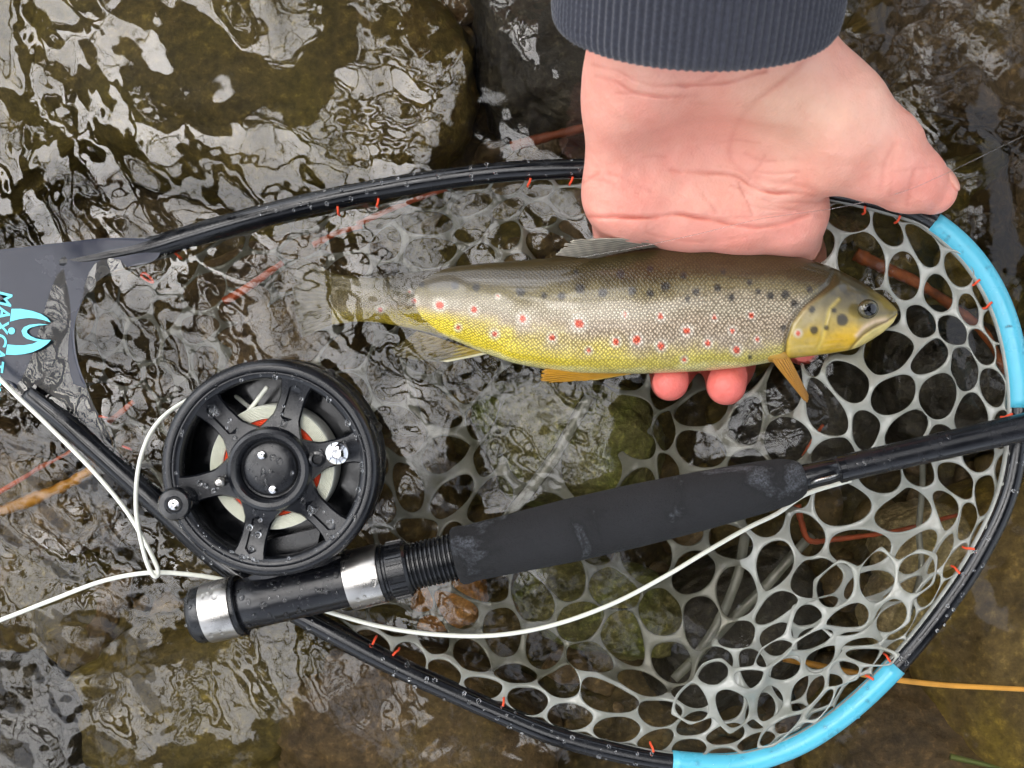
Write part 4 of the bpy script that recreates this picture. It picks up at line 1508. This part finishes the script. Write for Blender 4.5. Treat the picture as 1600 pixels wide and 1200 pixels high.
# foot that clamps to the rod
def reel_foot():
    inv = reel_m.inverted()
    mb = MB()
    nrm = Vector((-rod_dir.y, rod_dir.x, 0)).normalized()          # from rod towards the reel
    up = rod_dir.cross(nrm).normalized()
    rows = []
    for (u_, hw, off) in ((392, 0.0016, 40), (410, 0.0040, 43), (450, 0.0058, 48), (470, 0.0062, 52), (500, 0.0060, 50), (530, 0.0046, 45), (552, 0.0020, 41)):
        c = rod_at(u_)
        o_ = px(off, c.z)
        b_ = px(34, c.z)
        rows.append([c + nrm * b_ - up * hw, c + nrm * b_ + up * hw, c + nrm * o_ + up * hw, c + nrm * o_ - up * hw])
    V = [inv @ (p - rz) for r in rows for p in r]
    F = []
    for i in range(len(rows) - 1):
        for j in range(4):
            j2 = (j + 1) % 4
            F.append((i * 4 + j, i * 4 + j2, (i + 1) * 4 + j2, (i + 1) * 4 + j))
    F += [(3, 2, 1, 0), tuple(len(V) - 4 + j for j in range(4))]
    mb.add(V, F)
    c = rod_at(470)
    a0, a1 = px(46, c.z), px(92, c.z)
    bx = []
    for s_ in (a0, a1):
        for (du, dz) in ((-0.010, -0.004), (0.010, -0.004), (0.010, 0.004), (-0.010, 0.004)):
            bx.append(inv @ (c + nrm * s_ + rod_dir * du * (1.0 if s_ == a0 else 1.5) + up * dz - rz))
    mb.add(bx, [(0, 1, 5, 4), (1, 2, 6, 5), (2, 3, 7, 6), (3, 0, 4, 7), (0, 3, 2, 1), (4, 5, 6, 7)])
    o = mb.build('reel_foot', MATS['black_anodised'], reel, True)
    soft_normals(o, 30)
reel_foot()

# ------------------------------------------------------------------ lines
def line_thing(name, label, cat, pts, r, mat, n=14, group=None):
    P = catmull([W(*p) for p in pts], n)
    o = tube(name, P, r, MATS[mat], None, 10)
    tag(o, label, cat, group)
    return o
line_thing('fly_line', 'white fly line running from the left edge into a loop beside the reel', 'fly line',
           [(-80, 500, 0.010), (0, 592, 0.008), (70, 660, 0.008), (140, 730, 0.009), (195, 795, 0.011), (228, 850, 0.014), (245, 885, 0.017), (246, 899, 0.018), (238, 897, 0.019), (226, 868, 0.020), (214, 810, 0.022), (213, 760, 0.024), (220, 715, 0.026), (236, 675, 0.027), (262, 645, 0.026), (300, 622, 0.022), (345, 606, 0.016), (395, 640, 0.024)], 0.00082, 'white_line')
line_thing('fly_line', 'white fly line passing under the rod and curving below the foam grip', 'fly line',
           [(-60, 990, 0.004), (0, 969, 0.004), (80, 938, 0.005), (160, 908, 0.008), (230, 895, 0.011), (290, 897, 0.009), (350, 906, 0.006), (430, 926, 0.004), (510, 955, 0.010), (600, 980, 0.009), (690, 992, 0.008), (780, 992, 0.008), (870, 975, 0.008), (960, 942, 0.009), (1040, 900, 0.010), (1110, 858, 0.012), (1170, 824, 0.013), (1215, 802, 0.013), (1260, 772, 0.012), (1330, 750, 0.020)], 0.00085, 'white_line')
line_thing('fly_line', 'short white fly line strand inside the reel between upper spokes', 'fly line', [(418, 604, 0.032), (398, 630, 0.032), (372, 662, 0.032)], 0.0008, 'white_line')
line_thing('tippet', 'thin clear tippet stretched across the thumb to the dorsal fin', 'tippet',
           [(1680, 178, 0.05), (1600, 212, 0.05), (1470, 275, 0.047), (1400, 303, 0.0455), (1300, 326, 0.030), (1190, 342, 0.034), (1090, 366, 0.027), (1000, 385, 0.024), (900, 403, 0.022)], 0.00016, 'mono', 10)

# ------------------------------------------------------------------ twigs and stems
def twig(label, pts, r, mat, name='twig', cat='twig', group=None, knots=True):
    P = catmull([W(*p) for p in pts], 10)
    n = len(P)
    rr = random.Random(len(label))
    rad = np.array([r * (1.0 - 0.35 * i / n) * (1 + (rr.uniform(-0.12, 0.12) if knots else 0)) for i in range(n)])
    o = tube(name, P, rad, MATS[mat], None, 8)
    tag(o, label, cat, group)
    return o
twig('golden straw lying from the lower right rim to the right edge', [(1222, 1027, -0.004), (1290, 1042, -0.003), (1345, 1053, -0.001), (1400, 1062, 0.003), (1470, 1070, 0.002), (1540, 1074, 0.002), (1660, 1080, 0.002)], 0.0014, 'stem_orange', 'straw', 'straw', None, False)
twig('green grass blade in the bottom right corner', [(1478, 1178, -0.012), (1510, 1186, -0.011), (1545, 1195, -0.010), (1600, 1215, -0.010)], 0.0013, 'grass_green', 'reed', 'grass', None, False)
twig('forked orange red twig in the net below the rod blank', [(1243, 785, -0.012), (1249, 812, -0.011), (1262, 842, -0.010), (1300, 841, -0.010), (1350, 836, -0.010), (1410, 826, -0.012), (1490, 803, -0.016)], 0.0013, 'twig_red')
twig('thick red brown stick under the net beside the trout snout', [(1330, 398, -0.018), (1380, 424, -0.018), (1430, 450, -0.020), (1480, 482, -0.022), (1530, 525, -0.024), (1562, 590, -0.028)], 0.0028, 'stick')
twig('thin orange stem above the grip end of the rod', [(1252, 712, -0.012), (1264, 692, -0.008), (1284, 664, -0.004)], 0.0009, 'twig_red')
twig('dark red root left of the hand', [(800, 232, -0.022), (850, 220, -0.02), (905, 206, -0.018), (960, 190, -0.018)], 0.0022, 'twig_brown')
twig('reddish twig under water between tail and upper rim', [(355, 472, -0.016), (395, 448, -0.015), (444, 412, -0.015)], 0.0018, 'twig_red')
twig('short reddish twig under water left of the reel', [(172, 662, -0.014), (192, 645, -0.013), (212, 628, -0.013)], 0.0014, 'twig_red')
twig('thin reddish twig along the inner upper rim', [(560, 352, -0.012), (610, 330, -0.010), (680, 302, -0.010), (728, 288, -0.010)], 0.0012, 'twig_red')
twig('short faint twig near the upper left rim', [(492, 385, -0.016), (530, 366, -0.016), (568, 356, -0.016)], 0.0014, 'twig_red')
twig('pale brown stick under water at the left edge', [(-20, 806, -0.022), (50, 780, -0.022), (100, 758, -0.022), (160, 728, -0.022)], 0.0030, 'stem_orange')
twig('long thin red twig crossing the left edge', [(-20, 780, -0.014), (60, 735, -0.014), (120, 700, -0.014)], 0.0010, 'twig_red')

# ------------------------------------------------------------------ person: open left hand, ribbed sleeve, jacket
person = thing('person', 'person in slate blue ribbed sleeve reaching down with open palm under the trout', 'person', tuple(W(1100, -400, 0.0)))

def H3(u, v, z):
    return np.array(tuple(W(u, v, z)), np.float32)
CAPS = [  # a(u,v,z), b(u,v,z), ra px, rb px, blend
    ((1084, -533, .134), (1035, 40, .072), 130, 100, .012), ((1235, -533, .134), (1165, 40, .072), 130, 104, .012),
    ((1035, 40, .072), (1025, 150, .049), 100, 102, .012), ((1165, 40, .072), (1175, 130, .053), 104, 96, .012),
    ((1015, 130, .050), (983, 300, .018), 96, 72, .012),
    ((1060, 130, .047), (1068, 318, .013), 88, 70, .012),
    ((1125, 130, .046), (1150, 325, .011), 88, 70, .012),
    ((1190, 130, .048), (1226, 330, .010), 88, 62, .012),
    ((1180, 100, .056), (1285, 185, .047), 100, 92, .014),
    ((1285, 185, .047), (1368, 240, .038), 90, 71, .010),
    ((1170, 190, .046), (1250, 225, .042), 80, 74, .014),
    ((1368, 240, .038), (1418, 277, .032), 70, 54, .006),
    ((1418, 277, .032), (1456, 298, .028), 53, 38, .004),
    # fingers: little, ring, middle, index
    ((983, 300, .018), (962, 405, -.020), 62, 34, .007), ((962, 405, -.020), (962, 485, -.0265), 33, 30, .003), ((962, 485, -.0265), (970, 535, -.020), 30, 26, .003),
    ((1068, 318, .013), (1066, 420, -.021), 62, 37, .007), ((1066, 420, -.021), (1055, 505, -.0235), 36, 35, .003), ((1055, 505, -.0235), (1049, 566, -.0115), 35, 34, .006), ((1049, 566, -.0115), (1046, 597, -.002), 34, 30, .006),
    ((1150, 325, .011), (1150, 425, -.021), 62, 38, .007), ((1150, 425, -.021), (1141, 508, -.0235), 37, 36, .003), ((1141, 508, -.0235), (1137, 568, -.0115), 36, 35.5, .006), ((1137, 568, -.0115), (1134, 602, -.002), 35.5, 31.5, .006),
    ((1228, 330, .010), (1244, 400, -.012), 58, 40, .007), ((1244, 400, -.012), (1250, 490, -.0225), 39, 34, .003), ((1250, 490, -.0225), (1252, 542, -.006), 34, 29, .003),
]
def hand_sdf(X, Y, Z):
    d = None
    for (a, b, ra, rb, k) in CAPS:
        pa, pb = H3(*a), H3(*b)
        c = cone(X, Y, Z, pa, pb, px(ra, a[2]), px(rb, b[2]))
        d = c if d is None else smin(d, c, k)
    # hollow of the palm
    pc = H3(1120, 262, .052)
    hol = np.sqrt(((X - pc[0]) / 1.7) ** 2 + ((Y - pc[1]) / 0.9) ** 2 + (Z - pc[2]) ** 2) - 0.0150
    d = -smin(-d, hol, 0.022)
    return d

CREASE = [ # polyline (u,v), depth m, width px
    ([(915, 338), (960, 343), (1010, 338), (1060, 334), (1110, 340), (1160, 352), (1215, 352), (1262, 338)], .0016, 4.0),
    ([(1290, 312), (1240, 300), (1190, 290), (1150, 278), (1100, 268), (1050, 262)], .0013, 4.0),
    ([(1285, 305), (1230, 282), (1180, 272), (1150, 262), (1138, 235), (1150, 195), (1180, 160), (1230, 122), (1262, 92)], .0004, 6.0),
    ([(1288, 318), (1230, 315), (1180, 303), (1140, 292)], .0007, 3.0),
    ([(1150, 285), (1165, 310), (1180, 335)], .0006, 3.0),
    
    ([(930, 120), (975, 140), (1030, 148), (1090, 150)], .0007, 4.0),
    ([(925, 100), (980, 122), (1060, 132), (1130, 128), (1200, 108)], .0008, 4.0),
    ([(1395, 225), (1380, 262), (1372, 300)], .0003, 5.0),
    ([(1400, 222), (1392, 262), (1388, 305)], .0005, 3.5),
    ([(1432, 262), (1426, 285), (1420, 318)], .0005, 5),
    ([(1200, 240), (1170, 285)], .0004, 3.0), ([(1100, 300), (1120, 330)], .0004, 3.0),
    ([(1255, 96), (1205, 140), (1160, 170)], .0005, 4.0), ([(1240, 330), (1200, 322), (1170, 318)], .0004, 3.0),
]
_r = random.Random(21)
FINE = []
for _ in range(20):           # short fine folds of the palm
    cu, cv = _r.choice([(1180, 300), (1120, 290), (1200, 250), (1000, 250), (960, 300), (1240, 320), (1080, 200), (1150, 150), (1000, 130), (1390, 265), (1100, 355), (1200, 365)])
    cu += _r.uniform(-60, 60); cv += _r.uniform(-35, 35)
    an = _r.choice([0.1, 0.25, 0.15, -0.15]) + _r.uniform(-0.25, 0.25)
    ln = _r.uniform(18, 60)
    FINE.append(([(cu - ln * math.cos(an), cv - ln * math.sin(an)), (cu, cv + _r.uniform(-5, 5)), (cu + ln * math.cos(an), cv + ln * math.sin(an))], _r.uniform(.0002, .0005), _r.uniform(2.6, 4.2)))
def build_hand():
    lo = np.minimum(H3(880, 660, -.04), H3(880, -310, .17))
    hi = np.maximum(H3(1530, 660, -.04), H3(1530, -120, .19))
    lo = np.array([H3(880, 0, 0)[0], H3(0, 655, 0)[1], -.040])
    hi = np.array([H3(1520, 0, 0)[0], H3(0, -60, .1)[1], .115])
    V, Q = surface_nets(hand_sdf, lo, hi, 0.00085)
    # smooth the lattice away
    nv = len(V)
    e = np.concatenate([Q[:, [0, 1]], Q[:, [1, 2]], Q[:, [2, 3]], Q[:, [3, 0]]])
    for it in range(4):
        acc = np.zeros_like(V); cnt = np.zeros(nv)
        for c_ in range(3):
            acc[:, c_] = np.bincount(e[:, 0], V[e[:, 1], c_], nv) + np.bincount(e[:, 1], V[e[:, 0], c_], nv)
        cnt = np.bincount(e[:, 0], minlength=nv) + np.bincount(e[:, 1], minlength=nv)
        V = V * 0.4 + 0.6 * acc / np.maximum(cnt, 1)[:, None]
    kk = S * (D - V[:, 2]) / D
    U, Vv = V[:, 0] / kk + 800, 600 - V[:, 1] / kk
    topside = smooth(-0.2, 0.2, (V[:, 2] - np.interp(Vv, [0, 100, 330, 420, 640], [.07, .055, .010, -.02, -.02])) / 0.01)
    cr = np.zeros(nv)
    dz = np.zeros(nv)
    wob = 5 * fbm(np.stack([U / 60, Vv / 60, U * 0], -1), 1.0, 2)
    for pts, dep, w in CREASE + FINE:
        p = [tuple(q_) for q_ in catmull([Vector((a, b, 0)) for a, b in pts], 6)[:, :2]]
        g_ = np.exp(-(poly_dist(U + wob, Vv - wob, p) / (w * 0.8)) ** 2)
        vary = np.clip(0.85 + 0.6 * fbm(np.stack([U / 45, Vv / 45, U * 0 + dep * 1e4], -1), 1.0, 2), 0.15, 1.2)
        dz -= 0.95 * dep * g_ * vary
        cr = np.maximum(cr, g_ * vary * min(1, dep / 0.0012))
    sel = topside * (Vv < 480)
    # soft pads
    P3 = np.stack([U / 100, Vv / 100, 0 * U], -1)
    dz = dz * sel + 0.0009 * fbm(P3, 2.2, 2) * sel + 0.00025 * fbm(P3 + 4, 7, 2) * sel
    V[:, 2] += dz
    base, rosy, warm, deep = np.array(lin(238, 180, 160)), np.array(lin(236, 154, 138)), np.array(lin(244, 204, 174)), np.array(lin(194, 102, 84))
    t_r = np.clip(0.35 + 0.45 * fbm(P3 + 2, 1.6, 4), 0, 1)
    C = base * (1 - t_r[:, None]) + rosy * t_r[:, None]
    gq = lambda cu, cv, ru, rv: np.exp(-(((U - cu) / ru) ** 2 + ((Vv - cv) / rv) ** 2))[:, None]
    C = C * (1 - 0.6 * gq(1240, 170, 110, 80)) + warm * 0.6 * gq(1240, 170, 110, 80)
    C = C * (1 - 0.5 * gq(1120, 225, 70, 45)) + rosy * 0.5 * gq(1120, 225, 70, 45)
    C = C * (1 - 0.5 * gq(960, 320, 80, 60)) + rosy * 0.5 * gq(960, 320, 80, 60)
    C = C * (1 - 0.6 * gq(1440, 300, 70, 50)) + rosy * 0.6 * gq(1440, 300, 70, 50)
    C = C * (1 - 0.5 * gq(1100, 375, 240, 35)) + rosy * 0.5 * gq(1100, 375, 240, 35)
    tips = smooth(470, 560, Vv)[:, None]
    C = C * (1 - tips) + np.array(lin(234, 124, 114)) * tips
    cc = (cr * sel * 0.75)[:, None]
    C = C * (1 - cc) + deep * cc
    me = quad_mesh('body', V, Q)
    color_attr(me, C.astype(np.float32))
    link('body', me, MATS['skin'], person)
    # thumb nail, seen edge on
    tn = ICO2 * np.array([px(17), px(22), 0.0016])
    no = link('thumbnail', new_mesh('thumbnail', tn, ICO2F), MATS['nail'], person)
    nd = Vector((0.72, 0.48, 0.50)).normalized()
    no.matrix_basis = Matrix.Translation(W(1456, 298, 0.028) + nd * 0.0078) @ Vector((0, 0, 1)).rotation_difference(nd).to_matrix().to_4x4()
build_hand()

ELBOW = Vector((0.057, 0.325, 0.255))
def build_sleeve():
    hem = W(1084, 26, 0.088)
    ax = (ELBOW - hem).normalized()
    side = Vector((1, 0, 0)) - ax * ax.x
    side.normalize()
    up = ax.cross(side) * -1
    if up.z < 0:
        up = -up
    nribs, per = 112, 6
    na = nribs * per
    L = (ELBOW - hem).length
    rows = []
    prof = [(-0.0005, -0.0035), (-0.0018, -0.0018), (-0.0012, 0.0), (0.0008, 0.0012), *[(0.0015 + 0.0006 * i_, float(np.interp(i_, [0, 4, 40, 66, 88], [0.0013, 0.0016, 0.0013, 0.0012, 0.0018]))) for i_ in range(89)], (0.065, 0.004), (0.08, 0.008), (0.12, 0.011), (0.2, 0.013), (L, 0.014)]
    cols = []
    for (t, dr) in prof:
        c = hem + ax * t
        row = []
        for k in range(na):
            a = 2 * PI * k / na
            ribw = 1.0 if t < 0.056 else max(0, 1 - (t - 0.056) / 0.015)
            cr_ = math.cos(a * nribs + 0.25 * math.sin(t * 90))
            st = math.cos(2 * PI * t / 0.0024 + 1.6 * math.cos(a * nribs) + 2 * math.sin(5 * a))
            rib = (0.00042 * cr_ + 0.00010 * st * max(0, cr_)) * ribw * (1 if dr > -0.001 else 0.4)
            wav = 0.0012 * math.sin(3 * a + t * 40) * (0.4 + t * 6)
            R1, R2 = 0.0425 + dr + rib + wav, 0.0405 + dr + rib + wav
            row.append(tuple(c + side * (R1 * math.cos(a)) + up * (R2 * math.sin(a))))
        rows.append(row)
    me = grid_mesh('sleeve', np.array(rows), close_v=True)
    link('sleeve', me, MATS['knit'], person)
build_sleeve()

def build_jacket():
    sh_l, sh_r = Vector((0.27, 0.52, 0.52)), Vector((-0.13, 0.56, 0.60))
    neck, hips = Vector((0.07, 0.46, 0.68)), Vector((0.10, 0.98, 0.36))
    head = Vector((0.07, 0.29, 0.82))
    el_r, wr_r = Vector((-0.275, 0.33, 0.62)), Vector((-0.12, 0.42, 0.57))
    caps = [(sh_l, ELBOW, .068, .052, .05), (ELBOW, ELBOW + Vector((0, -.05, -.01)), .050, .047, .02), (sh_l, sh_r, .085, .085, .05), (sh_l.lerp(sh_r, .3), hips, .13, .15, .08), (sh_l.lerp(sh_r, .7), hips, .13, .15, .08), (neck, head, .07, .115, .05),
            (sh_r, el_r, .066, .054, .05), (el_r, wr_r, .052, .045, .03)]
    def f(X, Y, Z):
        d = None
        for a, b, ra, rb, k in caps:
            c = cone(X, Y, Z, tuple(a), tuple(b), ra, rb)
            d = c if d is None else smin(d, c, k)
        return d
    V, Q = surface_nets(f, (-0.42, 0.08, 0.1), (0.5, 1.2, 1.0), 0.014)
    V = V + 0.004 * fbm(V, 18, 3)[:, None]
    link('jacket', quad_mesh('jacket', V, Q), MATS['knit'], person)
    # other hand, closed
    hc = wr_r + Vector((0.055, -0.03, -0.02))
    fing = [(wr_r, hc, .026, .030, .02)]
    for i in range(4):
        b0 = hc + Vector((0.012 - 0.016 * i, -0.018 - 0.010 * i, 0.018 - 0.004 * i))
        fing += [(b0, b0 + Vector((0.030, -0.006, -0.012)), .0095, .009, .004), (b0 + Vector((0.030, -0.006, -0.012)), b0 + Vector((0.022, 0.004, -0.034)), .009, .008, .003)]
    fing += [(hc + Vector((0.0, 0.024, 0.004)), hc + Vector((0.034, 0.020, -0.014)), .012, .009, .006)]
    def hf(X, Y, Z):
        d = None
        for a, b, ra, rb, k in fing:
            c = cone(X, Y, Z, tuple(a), tuple(b), ra, rb)
            d = c if d is None else smin(d, c, k)
        return d
    V, Q = surface_nets(hf, tuple(hc - Vector((.1, .1, .08))), tuple(hc + Vector((.1, .1, .08))), 0.003)
    me = quad_mesh('hand', V, Q)
    color_attr(me, np.tile(np.array(lin(212, 150, 124), dtype=np.float32), (len(V), 1)))
    link('hand', me, MATS['skin'], person)
    kn_l, kn_r = Vector((0.34, 0.72, 0.12)), Vector((-0.16, 0.76, 0.12))
    ft_l, ft_r = Vector((0.34, 1.10, -0.06)), Vector((-0.14, 1.15, -0.06))
    hl, hr = hips + Vector((0.09, 0, -0.04)), hips + Vector((-0.09, 0, -0.04))
    caps2 = [(hl, kn_l, .10, .08, .05), (kn_l, ft_l, .075, .05, .04), (hr, kn_r, .10, .08, .05), (kn_r, ft_r, .075, .05, .04), (hl, hr, .13, .13, .06)]
    def g(X, Y, Z):
        d = None
        for a, b, ra, rb, k in caps2:
            c = cone(X, Y, Z, tuple(a), tuple(b), ra, rb)
            d = c if d is None else smin(d, c, k)
        return d
    V, Q = surface_nets(g, (-0.4, 0.5, -0.16), (0.6, 1.35, 0.55), 0.016)
    link('waders', quad_mesh('waders', V, Q), MATS['wader'], person)
build_jacket()

# ------------------------------------------------------------------ water drops on the tackle
def drops(name, spots, parent, local=False):
    mb = MB()
    for (p, n, r) in spots:
        q_ = Vector(n).to_track_quat('Z', 'Y').to_matrix()
        a = random.uniform(0.7, 1.0)
        b = random.uniform(0.9, 1.5)
        V = [Vector(p) + q_ @ Vector((v[0] * r * a, v[1] * r * b, v[2] * r * 0.45)) for v in ICO2]
        mb.add(V, ICO2F)
    o = mb.build(name, MATS['droplet'], parent, local)
    o['kind'] = 'stuff'
    return o
def rod_spots(n, u0, u1, rad, seed):
    r = random.Random(seed)
    q_ = rod_dir.to_track_quat('Z', 'Y').to_matrix()
    out = []
    for _ in range(n):
        u_ = r.uniform(u0, u1)
        c = rod_at(u_)
        nr = Vector((0, 0, 1)) * 1.0 + Vector((0.2, r.uniform(-1.2, 1.2), 0))
        nr = (nr - rod_dir * nr.dot(rod_dir)).normalized()
        out.append((c + nr * px(rad, c.z), nr, r.choice([0.0004, 0.0005, 0.0006, 0.0008, 0.0011])))
    return out
drops('water_drops', rod_spots(70, 388, 548, 40, 1) + rod_spots(14, 328, 370, 47, 2) + rod_spots(14, 556, 602, 47, 3) + rod_spots(20, 1330, 1600, 21.5, 4) + rod_spots(12, 303, 322, 44, 5), rod)
def reel_spots():
    r = random.Random(9)
    out = []
    for _ in range(120):
        a = r.uniform(0, 2 * PI)
        rr = r.uniform(140, 163)
        z = 0.0008
        out.append(((rr * k_ * math.cos(a), rr * k_ * math.sin(a), z), (0, 0, 1), r.choice([0.0003, 0.0004, 0.0005, 0.0007, 0.0010])))
    for a_ in (14, 72, 134, 195, 256, 317):
        for _ in range(9):
            a = math.radians(a_ + r.uniform(-7, 7))
            rr = r.uniform(68, 138)
            out.append(((rr * k_ * math.cos(a), rr * k_ * math.sin(a), -0.0008), (0, 0, 1), r.choice([0.0004, 0.0006, 0.0009, 0.0012])))
    for _ in range(16):
        a, rr = r.uniform(0, 2 * PI), r.uniform(3, 36)
        out.append(((rr * k_ * math.cos(a), rr * k_ * math.sin(a), 0.0002), (0, 0, 1), r.choice([0.0005, 0.0008, 0.0013])))
    return out
drops('water_drops', reel_spots(), reel, True)
def hoop_spots():
    r = random.Random(12)
    out = []
    for _ in range(230):
        i = r.randrange(30, nh - 40)
        t = hoop_pts[min(i + 1, nh - 1)] - hoop_pts[i]
        t = Vector(t).normalized()
        nr = Vector((r.uniform(-0.9, 0.9), r.uniform(-0.9, 0.9), 1))
        nr = (nr - t * nr.dot(t)).normalized()
        out.append((Vector(hoop_pts[i]) + nr * (hoop_r[i] * 1.06 + 0.0004), nr, r.choice([0.0003, 0.0004, 0.0005, 0.0007, 0.0009])))
    return out
drops('water_drops', hoop_spots(), net)
